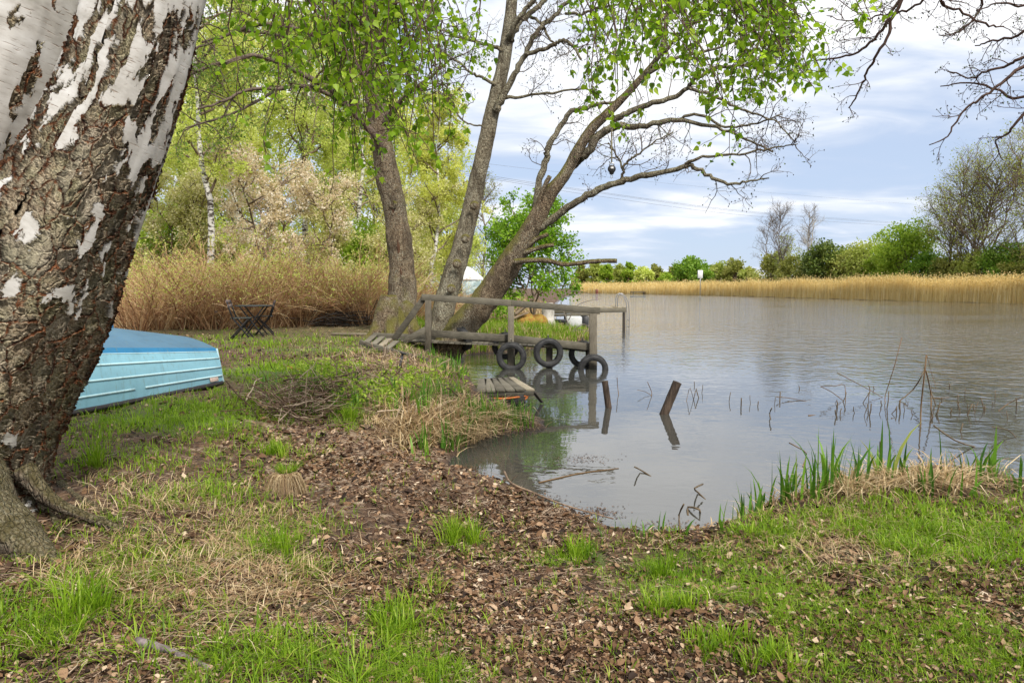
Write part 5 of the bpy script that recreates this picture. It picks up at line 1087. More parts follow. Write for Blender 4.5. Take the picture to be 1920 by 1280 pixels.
ft('o', 1524, 90, 402, 80, 'olive', 'bleached dead tree with pale lower branches at the right of the bare group', 0, bark=m_pale, nl=26, tmin=.08, **bare)
ft('o', 1462, 92, 452, 60, 'haze', 'thin leafy tree below the bare group', 1800, bark=m_pale, nl=16, tmin=.1, forks=2, **bare)
ft('o', 1802, 86, 298, 250, 'haze', 'broad many stemmed tree with just budding crown on the far bank at right', 4500, bark=m_brown, nl=26, tmin=.14, forks=3, **bare)
ft('o', 1765, 92, 325, 190, 'haze', 'budding tree left behind the broad many stemmed one', 2600, bark=m_brown, nl=24, tmin=.2, forks=2, **bare)
ft('o', 1838, 84, 305, 190, 'haze', 'budding tree right next to the broad many stemmed one', 2600, bark=m_brown, nl=24, tmin=.2, forks=2, **bare)
ft('o', 1912, 78, 262, 210, 'haze', 'tall budding tree cut by the right edge of the picture', 4000, bark=m_brown, nl=28, tmin=.1, forks=2, **bare)
ft('o', 1975, 76, 290, 120, 'olive', 'budding tree just beyond the right edge of the picture', 2500, bark=m_brown, nl=24, tmin=.1, forks=2, **bare)
for a in ((1556, 88, 450, 120, 'dark', 'dark evergreen bush with cream flowers on the far bank', 7500), (1500, 96, 478, 90, 'olive', 'olive green bush under the bare group', 3500), (1450, 97, 470, 60, 'olive', 'small olive bush at the left foot of the bare group', 2500), (1610, 93, 462, 80, 'olive', 'olive bush right of the dark evergreen bush', 3500),
          (1628, 112, 446, 110, 'haze', 'pale green tree behind the olive bush', 3500), (1700, 90, 408, 120, 'bright', 'large bright green tree standing right of the dark bush', 8500), (1655, 86, 470, 74, 'bright', 'smaller bright green tree leaning out of the large one', 3200), (1742, 88, 470, 90, 'green', 'mid green bush right of the large bright tree', 4000),
          (1790, 84, 474, 90, 'olive', 'olive bush under the broad budding tree', 3600), (1835, 84, 466, 90, 'haze', 'pale bush right under the broad budding tree', 3600), (1880, 80, 448, 90, 'green', 'green bush near the right edge of the far bank', 4200), (1925, 78, 462, 90, 'olive', 'olive bush at the right edge of the far bank', 3600), (1990, 76, 440, 110, 'green', 'green bush just outside the right edge', 3000), (1575, 108, 462, 70, 'haze', 'pale tree peeping out behind the dark evergreen bush', 2500)):
    ft('d', *a[:6], n=int(a[6]*1.3), name='bush' if 'bush' in a[5] else 'tree', cat='bush' if 'bush' in a[5] else 'tree', ncl=90)
ft('d', 1297, 185, 482, 76, 'green', 'round dense green tree behind the river sign', 6500, ncl=130, sr=.24, flat=1)
for a in ((1092, 225, 492, 26, 'olive', 'grey leafless looking tree at the far left end of the tree row'), (1115, 225, 489, 30, 'haze', 'leftmost light green tree of the far row'), (1138, 230, 491, 28, 'bright', 'second light green tree of the far row'), (1163, 235, 495, 24, 'haze', 'narrow tree, third of the far row'), (1180, 215, 492, 30, 'bright', 'light green tree above the far reeds, left of the gap'),
          (1207, 225, 496, 34, 'birch', 'yellow green tree in the middle of the far row'), (1232, 235, 493, 28, 'olive', 'brownish tree left of the round green tree'), (1250, 210, 512, 34, 'bright', 'low bright bush left of the round green tree'), (1262, 240, 497, 24, 'olive', 'olive tree touching the round green tree'), (1343, 200, 487, 46, 'haze', 'pale green tree right of the river sign'),
          (1378, 195, 484, 44, 'olive', 'olive green tree right of the pale one'), (1402, 190, 499, 34, 'haze', 'last low tree before the open gap'), (1165, 200, 525, 20, 'green', 'tiny round bush at the reed edge')):
    ft('d', *a[:6], n=2600, name='bush' if 'bush' in a[5] else 'tree', cat='bush' if 'bush' in a[5] else 'tree', ncl=40, sr=.3)
fw = MB()
for x0, x1, D, tp, n, sz in ((1070, 1425, 262, 512, 9000, .9), (1400, 2100, 125, 500, 14000, .5)):
    x = rng.uniform(x0, x1, n); D2 = np.maximum(D, 1.32*2112/(np.interp(x, [1086, 1110, 1340, 1517, 1736, 1920, 2080], [549.4, 549.6, 554, 559, 565, 569, 573.5])-HOR))*(1+.08*rng.random(n)); zt = P(x, tp+8*np.sin(x/17)+6*np.sin(x/7.3), D2)[:, 2]; p = P(x, 540, D2); p[:, 2] = .4 + (zt-.4)*rng.random(n); leaves(fw, p, sz*rng.uniform(.6, 1.3, n), rng.random(n))
tag(fw.build('far_wood', L_['olive']), kind='stuff')
# reeds along the far shore
m_reed = leaf_mat('dry_reed', [(0, (.42, .28, .09)), (.3, (.72, .54, .22)), (.7, (.90, .74, .38)), (1, (.94, .84, .56))], .4, .8, 1.1)
xr = np.linspace(1086, 2080, 4000); yr = np.interp(xr, [1086, 1110, 1340, 1517, 1736, 1920, 2080], [549.2, 549.5, 554, 559, 565, 569, 573.5]); n = 52000
k = rng.integers(0, 4000, n); b_ = W(xr[k]+rng.uniform(-.4, .4, n), yr[k], 0); back = rng.random(n)**1.5*(b_[:, 1]*.16); b_[:, 1] += back + (fbm(b_[:, 0]*.3, b_[:, 1]*.0, 0, 3, 77)-.3)*1.5 - 1.0 - .006*b_[:, 1]; b_[:, 2] = -.05
hh = (2.3+.95*fbm(b_[:, 0]*.22, b_[:, 1]*.2, 0, 3, 60)+rng.normal(0, .34, n)+.5*(rng.random(n) < .05))*np.clip(.8+back/4, .7, 1.0)*np.interp(b_[:, 1], [75, 230], [1.0, 1.02])
mb = MB(); wq = np.maximum(.022, b_[:, 1]*.00042); blades(mb, b_, hh, wq, rng.normal(0, .8, n)+.3, np.abs(rng.normal(.10, .10, n))+.35*(rng.random(n) < .04), np.clip(rng.normal(.55, .22, n)+.35*(fbm(b_[:, 0]*.12, b_[:, 1]*.1, 0, 3, 91)-.5), 0, 1), 3, 1.8)
k = rng.random(n) < .35; tp = b_[k] + np.stack([0*hh[k], 0*hh[k], hh[k]*.96], 1); leaves(mb, tp, np.maximum(.22, b_[k, 1]*.0022), np.clip(rng.normal(.42, .2, k.sum()), 0, 1), np.array([.5, 0, 1.4]), .35)
tag(mb.build('reed_bed', m_reed), kind='stuff')

# ================================================================ GROUND COVER
def samp(L, n):
    """ground points drawn from blobs given by where they lie in view"""
    wts = np.array([b[2]*b[3]*b[4] for b in L]); idx = rng.choice(len(L), n, p=wts/wts.sum()); A = np.array(L)
    px = A[idx, 0] + rng.normal(size=n)*A[idx, 2]*.62; py = A[idx, 1] + rng.normal(size=n)*A[idx, 3]*.62
    return G(px, np.clip(py, 585, 1500))
def uni(n, y0=600, y1=1340, x0=-250, x1=2170):
    return G(rng.uniform(x0, x1, n), y0+(y1-y0)*rng.random(n))
def dry(p, lo=.02): return p[(gzf(p[:, 0], p[:, 1]) > lo)]
def clear(p):
    """keep off the boat, the trunk foot"""
    q = p[:, :2]-A0[:2]; f_ = q@ud[:2]; s_ = q@vd[:2]
    return p[~((f_ > -.03) & (s_ > .03) & (s_ < 1.35) & (f_ < 4.1)) & (np.hypot(p[:, 0]+3.0, p[:, 1]-3.6) > .50)]
def onground(p): p = p.copy(); p[:, 2] = gzf(p[:, 0], p[:, 1]); return p
m_grass = leaf_mat('grass_blade', [(0, (.07, .14, .008)), (.35, (.15, .27, .012)), (.7, (.27, .41, .022)), (1, (.42, .50, .08))], .45, .5, 1.25)
m_straw = leaf_mat('straw_blade', [(0, (.20, .12, .055)), (.4, (.42, .29, .15)), (.8, (.62, .48, .28)), (1, (.70, .58, .38))], .2, .75, 1.0)
m_sedge = leaf_mat('sedge_blade', [(0, (.04, .12, .012)), (.5, (.09, .22, .02)), (.85, (.17, .33, .03)), (1, (.40, .42, .10))], .35, .4, 1.2)
def tuft_field(mb, cen, per, hgt, wid, spread, lean, tint_sd=.2, hv=.35, segs=3):
    n = len(cen)*per; idx = np.repeat(np.arange(len(cen)), per); sp_ = rng.uniform(.5, 1.5, len(cen))*spread
    b_ = cen[idx] + np.concatenate([rng.normal(size=(n, 2))*sp_[idx][:, None], np.zeros((n, 1))], 1); b_ = onground(b_); b_[:, 2] -= .006
    qx, qy = proj(b_[:, 0], b_[:, 1], b_[:, 2]); ok = (b_[:, 2] > -.02) & ~((qx > 880) & (qx < 1012) & (qy > 712) & (qy < 778) & (b_[:, 1] < 12)); th = rng.normal(.5, tint_sd*.7, len(cen)); hs = rng.uniform(.6, 1.3, len(cen)); out_ = np.arctan2(b_[:, 1]-cen[idx, 1], b_[:, 0]-cen[idx, 0]) + rng.normal(0, .9, n)
    H = hgt*hs[idx]*(1+rng.uniform(-hv, hv, n)); blades(mb, b_[ok], H[ok], (wid*rng.uniform(.6, 1.3, n))[ok], out_[ok], np.abs(rng.normal(lean, lean*.5, n))[ok], np.clip(th[idx]+rng.normal(0, tint_sd*.6, n), 0, 1)[ok], segs)
gm_ = MB()
c_ = clear(dry(samp(GRASS, 11500), .05)); c_ = c_[(vnoise(c_[:, 0]*3.2, c_[:, 1]*3.2, 0, 44) + .5*vnoise(c_[:, 0]*9, c_[:, 1]*9, 0, 45)) > .66 - .18*(c_[:, 1] > 6) + .07*(c_[:, 1] < 4.5)*(c_[:, 0] < .6) - .04*(c_[:, 0] > .6)]
dd_ = np.hypot(c_[:, 0], c_[:, 1]); near_ = dd_ < 4.2; mid_ = (dd_ >= 4.2) & (dd_ < 9.5); far_ = dd_ >= 9.5
tuft_field(gm_, c_[near_], 8, .050, .0034, .020, .7); tuft_field(gm_, c_[mid_], 8, .075, .006, .04, .55); tuft_field(gm_, c_[far_], 7, .085, .013, .10, .5)
# longer loose blades in the foreground left and single tufts
LONG = [(120, 1150, 150, 110, .8), (350, 1010, 170, 60, .8), (560, 1010, 140, 60, .9), (400, 1230, 220, 60, .6), (740, 1190, 80, 80, .9), (620, 1240, 130, 60, .7), (180, 880, 40, 20, .5), (330, 770, 130, 30, .6), (460, 880, 100, 50, .4)]
c_ = clear(dry(samp(LONG, 400), .1)); tuft_field(gm_, c_, 5, .10, .0050, .022, .85, .25)
c_ = clear(dry(uni(2600, 640, 1330), .09)); tuft_field(gm_, c_, 4, .060, .0042, .02, .6, .25)
tk = [(868, 1015, 26, .16), (1085, 1045, 26, .11), (655, 790, 22, .20), (735, 1180, 30, .10), (1340, 1215, 35, .09), (1270, 1080, 28, .10), (185, 880, 10, .26), (505, 850, 24, .13), (1240, 1150, 26, .09), (1450, 1230, 28, .08), (510, 1030, 24, .13), (130, 1160, 22, .16)]
for x, y, n_, h_ in tk:
    g_ = g1(x, y); k_ = np.tile(g_, (n_//3, 1)) + np.concatenate([rng.normal(size=(n_//3, 2))*.05, np.zeros((n_//3, 1))], 1); tuft_field(gm_, k_, 26, h_, .0058, .022, .42)
# spit beyond the jetty and far lawns
sp_c = np.stack([rng.uniform(-3.2, 2.6, 2600), rng.uniform(16.8, 24.5, 2600), np.zeros(2600)], 1); sp_c = sp_c[gzf(sp_c[:, 0], sp_c[:, 1]) > .0]; tuft_field(gm_, sp_c, 7, .27, .016, .10, .28)
bk = np.stack([rng.uniform(-14, 1, 1800), rng.uniform(24, 27.8, 1800), np.zeros(1800)], 1); tuft_field(gm_, bk, 7, .3, .03, .15, .4)
tag(gm_.build('grass', m_grass), kind='stuff')
# sedges with upright broad blades on the left bank
sm = MB(); SED = [(895, 800, 55, 18, 1.), (800, 770, 60, 26, .4), (825, 685, 40, 14, .7), (875, 690, 12, 12, .7), (860, 840, 60, 14, .7), (945, 803, 45, 7, 1.2), (850, 700, 30, 16, .5), (925, 775, 25, 10, .8)]
c_ = dry(samp(SED, 170), .03); tuft_field(sm, c_, 7, .27, .019, .035, .22, .25)
c_ = dry(samp([(600, 740, 60, 26, .8), (700, 720, 80, 20, .5)], 60), .1); tuft_field(sm, c_, 9, .20, .010, .04, .35)
tag(sm.build('sedge', m_sedge), kind='stuff')
dg = MB()
c_ = dry(samp([(850, 805, 90, 30, 1.8), (890, 765, 50, 20, 1.0), (780, 700, 90, 30, .6), (700, 690, 90, 22, .7), (1560, 925, 70, 9, .4), (1690, 912, 90, 9, 1.0), (1800, 905, 80, 8, .5)], 560), .03); tuft_field(dg, c_, 11, .20, .008, .05, 1.25, .25)
c_ = clear(dry(samp([(300, 1080, 200, 70, .25), (450, 990, 150, 50, .3), (280, 930, 120, 35, .5), (500, 1100, 160, 60, .25), (1600, 1010, 250, 60, .4), (650, 640, 160, 22, 1.4), (600, 610, 120, 6, 3.0), (560, 622, 90, 8, 1.0)], 950), .06)); tuft_field(dg, c_, 8, .085, .0035, .04, 1.5, .3)
sp_c = np.stack([rng.uniform(-3.2, 2.7, 1500), rng.uniform(16.6, 24, 1500), np.zeros(1500)], 1); sp_c = sp_c[gzf(sp_c[:, 0], sp_c[:, 1]) > -.02]; tuft_field(dg, sp_c, 6, .25, .014, .1, .7)
bk = np.stack([rng.uniform(-6, 2.2, 2600), rng.uniform(24, 44, 2600), np.zeros(2600)], 1); bk = bk[(bk[:, 0] < .055*bk[:, 1])]; bk[:, 2] = gz(bk[:, 0], bk[:, 1]); n = len(bk); idx = np.repeat(np.arange(n), 7); b_ = bk[idx]+rng.normal(size=(n*7, 3))*[.15, .15, 0]; blades(dg, b_, rng.uniform(.2, .75, n*7), np.full(n*7, .022), rng.uniform(0, 6.28, n*7), rng.uniform(.1, .6, n*7), rng.random(n*7))
c_ = dry(samp([(845, 800, 70, 24, 1.4), (905, 775, 45, 16, 1.), (770, 765, 50, 20, .5)], 210), .03); tuft_field(dg, c_, 9, .26, .014, .06, 1.15, .25)
tag(dg.build('dead_grass', m_straw), kind='stuff')
# fallen leaves
m_leaf = leaf_mat('fallen_leaf', [(0, (.022, .012, .007)), (.25, (.085, .042, .020)), (.5, (.22, .125, .065)), (.75, (.40, .27, .165)), (1, (.60, .48, .35))], .08, .75, 1.0)
def flat_leaves(mb, c, size, tint):
    n = len(c); nn_ = nrm(rng.normal(size=(n, 3))*.48 + [0, 0, 1.]); d = nrm(np.cross(nn_, rng.normal(size=(n, 3)))); s_ = np.cross(nn_, d); S = size[:, None]; cu = rng.uniform(-.05, .32, (n, 1))*S; cu2 = rng.uniform(-.1, .3, (n, 1))*S
    V = np.stack([c-d*S*.5, c-d*S*.22+s_*S*.30+nn_*cu, c+d*S*.14+s_*S*.27+nn_*cu, c+d*S*.55+nn_*cu2, c+d*S*.12-s_*S*.29+nn_*cu, c-d*S*.25-s_*S*.28+nn_*cu, c+d*S*.0], 1)
    o_ = (np.arange(n)*7)[:, None]; tri = np.array([[6, 0, 1], [6, 1, 2], [6, 2, 3], [6, 3, 4], [6, 4, 5], [6, 5, 0]])
    mb.raw(V.reshape(-1, 3), [(tri[None]+o_[:, None]).reshape(-1, 3)], np.repeat(tint, 7))
fl_ = MB(); LIT = [(700, 860, 200, 70, 1.3), (560, 790, 120, 40, .7), (1150, 1210, 260, 60, 1.2), (850, 1100, 250, 110, .9), (1650, 1150, 320, 120, 1.3), (1500, 1000, 260, 50, .8), (300, 1150, 330, 110, .6), (620, 665, 170, 22, .6), (330, 640, 200, 22, .6), (950, 960, 160, 50, .8)]
c_ = np.vstack([samp(LIT, 32000), uni(14000)]); c_ = clear(dry(c_, .03)); c_ = c_[vnoise(c_[:, 0]*4, c_[:, 1]*4, 0, 66)+rng.random(len(c_))*.5 > .42]; c_ = onground(c_); c_[:, 2] += rng.uniform(.003, .016, len(c_)) + .012*(rng.random(len(c_)) < .2)*(c_[:, 0] > .4)
d_ = np.hypot(c_[:, 0], c_[:, 1]); flat_leaves(fl_, c_, rng.uniform(.6, 1.25, len(c_))*(.013+.0034*np.clip(d_, 2, 9))*(1+.9*(rng.random(len(c_)) < .10)), np.clip(rng.normal(.36, .27, len(c_)), 0, 1))
tag(fl_.build('leaf_litter', m_leaf), kind='stuff')
# twigs and needles of dead wood
m_stick = noise_mat('dead_stick', [(.35, (.10, .062, .04)), (.65, (.30, .21, .14))], 20, .85, .3)
tl_ = MB(); c_ = np.vstack([samp(LIT+[(1000, 960, 130, 40, 1.4), (750, 720, 90, 30, 1.2), (1100, 1080, 180, 40, .8), (300, 1180, 300, 90, 1.), (250, 980, 150, 50, .8)], 15000), uni(6000, 680, 1330)]); c_ = clear(dry(c_, .01)); c_ = onground(c_); n = len(c_)
a_ = rng.uniform(0, 6.28, n); d = np.stack([np.cos(a_), np.sin(a_), rng.normal(0, .06, n)], 1); L = rng.gamma(2., .022, n)+.012; tt = np.linspace(-.5, .5, 5)[None, :, None]
pts = c_[:, None] + d[:, None]*tt*L[:, None, None] + rng.normal(size=(n, 5, 3))*.05*L[:, None, None]; pts[..., 2] = np.maximum(pts[..., 2], gzf(pts[..., 0], pts[..., 1])+.002)+.005
rd_ = (rng.uniform(.0009, .0026, n)*(1+c_[:, 1]*.05))[:, None]*np.linspace(1.2, .6, 5); m_tw2 = leaf_mat('twig_litter', [(0, (.06, .035, .022)), (.5, (.19, .12, .075)), (1, (.46, .36, .26))], .02, .85)
tubes(tl_, pts, rd_, 4, rng.random(n)); tag(tl_.build('twig_litter', m_tw2), kind='stuff')
tl_ = MB(); c_ = onground(dry(samp([(720, 700, 80, 24, 1.), (640, 730, 70, 22, .7), (560, 760, 80, 30, .6), (800, 770, 60, 26, .6)], 700), .1)); n = len(c_); d = nrm(rng.normal(size=(n, 3))*[1, .8, .35]+[0, 0, .15]); c_[:, 2] += rng.uniform(0, .12, n); L = rng.uniform(.2, .75, n); tt = np.linspace(-.5, .5, 7)[None, :, None]
pts = c_[:, None] + d[:, None]*tt*L[:, None, None] + np.cumsum(rng.normal(size=(n, 7, 3))*.014, 1); tubes(tl_, pts, rng.uniform(.003, .008, n)[:, None]*np.linspace(1.2, .5, 7), 4, rng.random(n)); tag(tl_.build('brushwood', m_tw2), kind='stuff')
# low nettles and herbs
nt = MB(); c_ = onground(dry(samp([(600, 712, 44, 14, 1.3), (570, 700, 30, 8, .5), (720, 745, 60, 20, .6), (780, 715, 60, 16, .5), (660, 700, 40, 12, .5)], 230), .1)); n = len(c_)
idx = np.repeat(np.arange(n), 16); p = c_[idx] + rng.normal(size=(len(idx), 3))*[.05, .05, 0] + np.stack([0*idx, 0*idx, rng.uniform(.02, .17, len(idx))], 1); leaves(nt, p, rng.uniform(.025, .055, len(p)), rng.random(len(p)), np.array([0, 0, .1]), .7); tag(nt.build('nettles', L_['bright']), kind='stuff')
# moss patches
ms = MB(); p = onground(samp([(590, 1130, 45, 12, 1.), (200, 1190, 40, 20, .5), (520, 1110, 30, 8, .4)], 1500)); leaves(ms, p, rng.uniform(.006, .014, len(p)), rng.random(len(p)), np.array([0, 0, 1.])); tag(ms.build('moss', leaf_mat('yellow_moss', [(0, (.16, .16, .02)), (1, (.42, .38, .05))], .2)), kind='stuff')
# straw tussock
def straw_tussock(px, py, lab, r=.085, n=420):
    g_ = g1(px, py); root = empty('grass_tussock', g_, lab, 'tussock'); mb = MB(); a_ = rng.uniform(0, 6.28, n); b_ = g_ + np.stack([np.cos(a_)*r*.5*rng.random(n), np.sin(a_)*r*.5*rng.random(n), .13+.0*a_], 1)
    t_ = np.linspace(0, 1, 7)[None, :, None]; o_ = np.stack([np.cos(a_), np.sin(a_), 0*a_], 1)[:, None]; L = rng.uniform(.7, 1.2, n)[:, None, None]
    pts = b_[:, None] + o_*r*1.15*L*(t_**.7) + np.array([0, 0, 1.])*(.035*np.sin(t_*2.2)-.16*L*t_**1.8) + rng.normal(size=(n, 7, 3))*.003; pts[..., 2] = np.maximum(pts[..., 2], gzf(pts[..., 0], pts[..., 1])+.003)
    tubes(mb, pts, taper(n, 7, .0017, .0008), 3, rng.random(n)); mb.build('straw', m_straw, root); mb = MB(); m_ = 200; a_ = rng.uniform(0, 6.28, m_); b_ = g_ + np.stack([np.cos(a_)*r*.5, np.sin(a_)*r*.5+.04, 0*a_+.11], 1)
    blades(mb, b_, rng.uniform(.05, .13, m_), np.full(m_, .0045), a_, rng.uniform(.2, .9, m_), rng.random(m_)); mb.build('green_blades', m_grass, root)
    mb = MB(); mb.lathe(g_-[0, 0, .03], (0, 0, 1), [(r*1.0, 0), (r*.9, .08), (r*.6, .15), (.001, .17)], 14); mb.build('root_ball', m_stick, root, True)
straw_tussock(535, 925, 'tussock of hanging dry straw topped with green grass, on the leaf covered slope')
# sticks one can tell apart
def stick(pts, r, lab, mt=m_stick, lift=.0, fork=None):
    q = np.array([g1(*p) for p in pts]); q[:, 2] += r*.6+lift; root = empty('stick', q[0], lab, 'stick'); mb = MB(); ln = smoothline(q, 6); mb.tube(ln, np.linspace(r, r*.5, len(ln)), 9, wob=.12); ln2 = resample(ln, 10)[None]
    if fork: s_ = spawn(ln2, fork, .22, .5, .15, .05, -.02, .3, 1, 5); tubes(mb, s_, taper(len(s_), 5, r*.35, r*.15), 4)
    mb.build('wood', mt, root, True)
m_greyst = noise_mat('purple_grey_stick', [(.35, (.10, .075, .075)), (.65, (.26, .21, .21))], 30, .8, .4)
stick([(258, 1207), (320, 1226), (392, 1258)], .018, 'thick purplish grey stick in the grass at the bottom left', m_greyst)
stick([(985, 1080), (1060, 1076), (1120, 1082), (1172, 1098)], .009, 'dark curved stick lying in the grass behind the brown leaf patch', fork=3)
stick([(945, 888), (958, 910), (1000, 928), (1060, 952), (1150, 978)], .010, 'long pale stick along the waterline ending at the small cove', fork=4, lift=.02)
stick([(1010, 905), (1085, 888), (1160, 878)], .006, 'thin straight reed stalk floating off the muddy shore', m_straw)
stick([(950, 932), (1000, 952), (1036, 968)], .006, 'thin light stalk lying across the dark mud', m_straw)
stick([(940, 968), (1000, 968), (1110, 974)], .008, 'straight pinkish brown stick at the lower edge of the mud', fork=2)
stick([(800, 945), (788, 930), (795, 915)], .007, 'short pale stick on the leaves between the tussock and the mud')
stick([(858, 935), (862, 975), (845, 1010)], .007, 'crooked pale twig above the small green tuft', fork=2)
stick([(600, 870), (650, 872), (705, 864)], .007, 'pale stick lying crosswise on the leaf covered slope', m_pale)
stick([(538, 690), (568, 697)], .022, 'short orange brown log end on the edge of the grass bank', noise_mat('orange_wood', [(.35, (.25, .07, .02)), (.65, (.5, .16, .05))], 20, .8, .2))
stick([(1775, 1185), (1800, 1190), (1840, 1178), (1862, 1178)], .005, 'short crooked twig on the leaves at the right', fork=2)
stick([(1862, 1178), (1890, 1185), (1925, 1172)], .007, 'grey stick leaving the picture at the lower right', fork=1)
stick([(640, 1020), (720, 1025), (830, 1036)], .005, 'thin root like stick on the brown leaves below the straw tussock')
stick([(600, 690), (640, 700), (690, 690)], .008, 'pale peeled branch on the brushwood left of the black peg', m_pale, .08)
stick([(1140, 1032), (1200, 1028), (1262, 1030)], .006, 'thin brown stick on the strip of land below the cove', fork=1)
# iris clumps on the near shore
def iris(px, py, n, h, lab, sp_=.055):
    n = max(5, int(n*.72))
    g_ = g1(px, py); g_[2] = max(g_[2], 0)-.01; root = empty('iris_clump', g_, lab, 'water plant', 'green iris clumps along the near shore'); mb = MB(); b_ = np.tile(g_, (n, 1)) + np.concatenate([rng.normal(size=(n, 2))*[sp_*1.5, sp_*.6], np.zeros((n, 1))], 1); b_[:, 2] = np.maximum(gzf(b_[:, 0], b_[:, 1]), 0)-.01
    an = np.arctan2(b_[:, 1]-g_[1], b_[:, 0]-g_[0])+rng.normal(0, .6, n); blades(mb, b_, h*rng.uniform(.55, 1.15, n), rng.uniform(.012, .028, n), an, np.abs(rng.normal(.24, .19, n)), np.clip(rng.normal(.52, .26, n), 0, 1), 4, 1.9); mb.build('blades', m_sedge, root)
    mb = MB(); m_ = n*2; b2 = np.tile(g_, (m_, 1)) + np.concatenate([rng.normal(size=(m_, 2))*[sp_*1.6, sp_], np.zeros((m_, 1))], 1); b2[:, 2] = np.maximum(gzf(b2[:, 0], b2[:, 1]), 0); blades(mb, b2, h*rng.uniform(.15, .5, m_), np.full(m_, .009), rng.uniform(0, 6.28, m_), rng.uniform(.4, 1.8, m_), rng.random(m_), 3); mb.build('dead_sheaths', m_straw, root)
for px, py, n, h, lab in ((1343, 990, 8, .19, 'small isolated iris clump at the left tip of the spit'), (1398, 965, 14, .20, 'iris clump second from the left tip of the spit'), (1432, 948, 20, .31, 'iris clump third from the left tip, beside the water'), (1478, 938, 22, .37, 'broad iris clump fourth from the left tip of the spit'), (1520, 935, 22, .38, 'dense iris clump fifth from the left tip of the spit'), (1552, 925, 26, .46, 'tall dense iris clump at the middle left of the spit'),
        (1592, 915, 20, .36, 'iris clump just left of the tallest leaves'), (1622, 908, 14, .36, 'iris clump right below the tallest leaves'), (1660, 905, 18, .50, 'tallest iris clump, standing highest over the water'), (1700, 900, 10, .24, 'thin iris clump just right of the tallest'), (1738, 925, 13, .32, 'separate upright iris clump right of the tallest'), (1768, 935, 12, .30, 'fan shaped iris clump bending to the right'),
        (1828, 900, 26, .38, 'large iris clump near the right edge'), (1858, 900, 14, .28, 'iris clump right behind the large one near the right edge'), (1905, 918, 16, .34, 'rightmost iris clump, cut by the picture edge'), (1225, 1003, 9, .16, 'thin grassy iris clump in the small cove'), (1180, 1003, 6, .10, 'tiny iris shoots left in the small cove')):
    iris(px, py, n, h, lab)
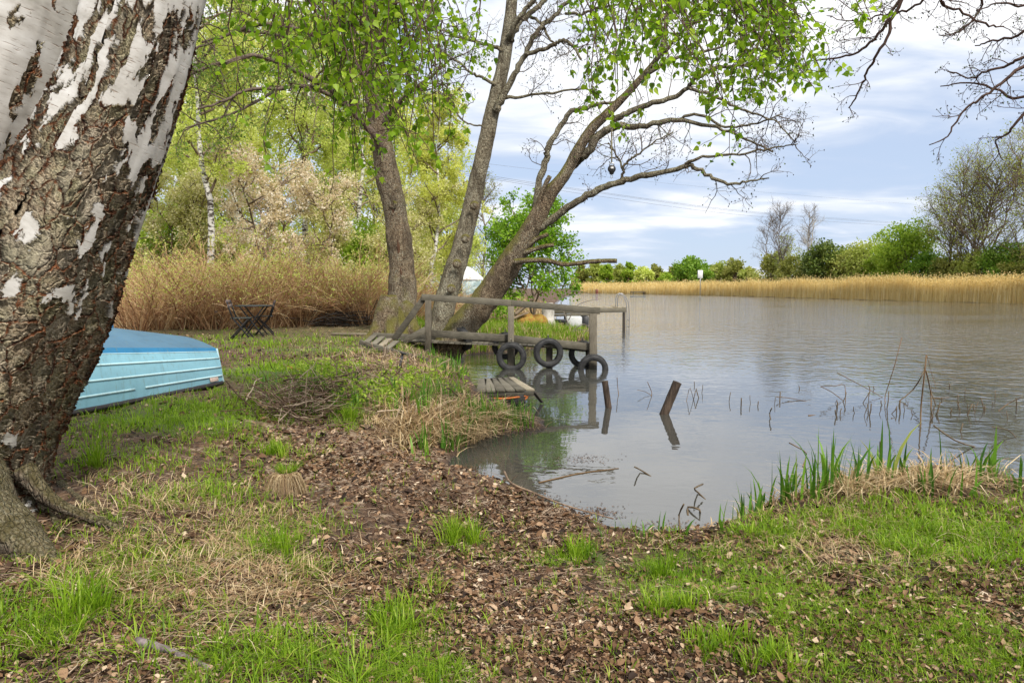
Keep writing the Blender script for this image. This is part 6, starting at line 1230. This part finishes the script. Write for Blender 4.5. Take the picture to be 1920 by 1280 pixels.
# dead reeds standing in the shallow water
RG = 'dead reed stems standing in the shallow water'
def reed(pts, r, lab, mt=m_straw, group=RG):
    r = r*1.35
    b_ = W(*pts[0], 0); q = np.array([P(x, y, b_[1]+.15*(i % 2)) for i, (x, y) in enumerate(pts)]); q[0] = b_; q = np.vstack([b_-[0, 0, .2], q]); mb = MB(); mb.tube(q if len(q) < 3 else np.vstack([q[0], smoothline(q[1:], 2)]), r, 6); o_ = mb.build('dead_reed', mt, None, True); tag(o_, lab, 'reed', group)
m_rs = plain('reed_stem_brown', (.11, .075, .038), .7)
for pts, r, lab in (([(1660, 756), (1660, 740), (1676, 690), (1691, 632)], .004, 'longest dead reed stem, slanting up to the right'), ([(1726, 800), (1727, 760), (1733, 705), (1737, 665)], .006, 'upright yellow reed stem forming the left leg of the tripod'), ([(1746, 776), (1745, 735), (1736, 695), (1733, 690)], .006, 'yellow reed stem forming the right leg of the tripod'),
        ([(1686, 752), (1712, 730), (1728, 705), (1733, 692)], .007, 'bent brown reed stem forming the back leg of the tripod'), ([(1755, 725), (1747, 700), (1738, 666)], .003, 'thin reed stem falling from the top of the tripod'), ([(1672, 748), (1720, 747), (1780, 745)], .004, 'flat yellow reed stem lying through the tripod'), ([(1655, 745), (1620, 725), (1570, 699)], .004, 'yellow reed stem fallen flat, pointing up left of the tripod'),
        ([(1745, 793), (1770, 793), (1800, 798), (1835, 822), (1867, 846)], .006, 'curved reed stem floating right of the tripod'), ([(1867, 843), (1830, 838), (1790, 825), (1750, 797)], .006, 'dark sunken reed stem under the curved one'), ([(1585, 752), (1584, 722), (1568, 723), (1540, 724)], .004, 'reed stem bent at a right angle'), ([(1582, 752), (1560, 735), (1538, 724)], .004, 'slanting stem below the right angled one'),
        ([(1512, 752), (1480, 746), (1456, 744)], .004, 'flat dark stem with a loop at its left end'), ([(1462, 752), (1463, 735)], .006, 'short thick reed stub left of the right angled stem'), ([(1517, 779), (1560, 780), (1597, 782)], .011, 'floating pale straw log left of the tripod'), ([(1672, 784), (1706, 791)], .010, 'short dark floating log below the tripod'),
        ([(1221, 742), (1222, 735), (1214, 716)], .004, 'thin forked twig sticking out of the water right of the leaning stake'), ([(1222, 742), (1210, 734), (1195, 731)], .003, 'flat left arm of the forked twig in the water'), ([(1160, 740), (1158, 724), (1157, 708)], .004, 'single thin twig just right of the short stake'), ([(1287, 752), (1290, 738), (1294, 727), (1300, 748)], .003, 'thin bent green stem right of the leaning stake'),
        ([(1445, 786), (1443, 775), (1447, 765)], .006, 'lone short stub in open water'), ([(1322, 935), (1308, 922), (1302, 915), (1318, 907)], .005, 'small dark twig poking out of the cove'), ([(1290, 965), (1290, 950), (1312, 955), (1310, 966)], .006, 'black bent twig frame in the cove'), ([(1275, 990), (1273, 965), (1282, 945)], .005, 'dark upright twig left in the cove'), ([(1220, 892), (1200, 880), (1190, 875)], .005, 'dark floating twig in the middle of the bay'),
        ([(1648, 905), (1650, 865), (1651, 828)], .006, 'dry brown stalk standing left of the tallest iris'), ([(1905, 820), (1890, 806), (1860, 800)], .005, 'floating stem at the far right'), ([(1872, 770), (1893, 755), (1915, 745)], .004, 'slanting thin stem at the right edge'), ([(1505, 875), (1512, 850), (1495, 838), (1480, 830)], .004, 'thin bent twig behind the left iris leaves')):
    reed(pts, r, lab, m_rs if r > .0045 and 'yellow' not in lab and 'pale' not in lab else m_straw)
lb = {0: 'short dark reed stub poking up left of the tripod', 1: 'short dark reed stub poking up right of the tripod', 2: 'tiny dark stub in the open water right of the stakes'}
for i in range(62):
    if i < 26: x, y, k_ = rng.uniform(1560, 1715), rng.normal(762, 17), 0
    elif i < 52: x, y, k_ = rng.uniform(1745, 1915), rng.normal(768, 20), 1
    else: x, y, k_ = rng.uniform(1290, 1530), rng.normal(745, 12), 2
    h_ = rng.gamma(2.2, .035)+.03; b_ = W(x, y, 0); tp = b_+[rng.normal(0, .25)*h_, rng.normal(0, .2)*h_, h_]; mb = MB(); mb.tube(np.array([b_-[0, 0, .15], b_, (b_+tp)/2+rng.normal(size=3)*.004, tp]), rng.uniform(.004, .009), 5)
    tag(mb.build('reed_stub', m_rs, None, True), lb[k_], 'reed', ['reed stubs left of the tripod', 'reed stubs right of the tripod', 'stubs in open water'][k_])
# scum of debris floating in the corners of the bay
db = MB(); n = 1900; A = np.array([(1085, 860, 55, 8), (1000, 800, 40, 10), (1250, 990, 60, 12), (880, 880, 25, 8), (990, 935, 60, 10), (1120, 960, 40, 10)]); k_ = rng.integers(0, 6, n); p = W(A[k_, 0]+rng.normal(size=n)*A[k_, 2]*.6, A[k_, 1]+rng.normal(size=n)*A[k_, 3]*.6, .004); flat_leaves(db, p, rng.uniform(.004, .022, n), rng.uniform(0, .5, n)); db.v[0][:, 2] = .004 + (db.v[0][:, 2]-.004)*.25
tag(db.build('floating_debris', m_leaf), kind='stuff')
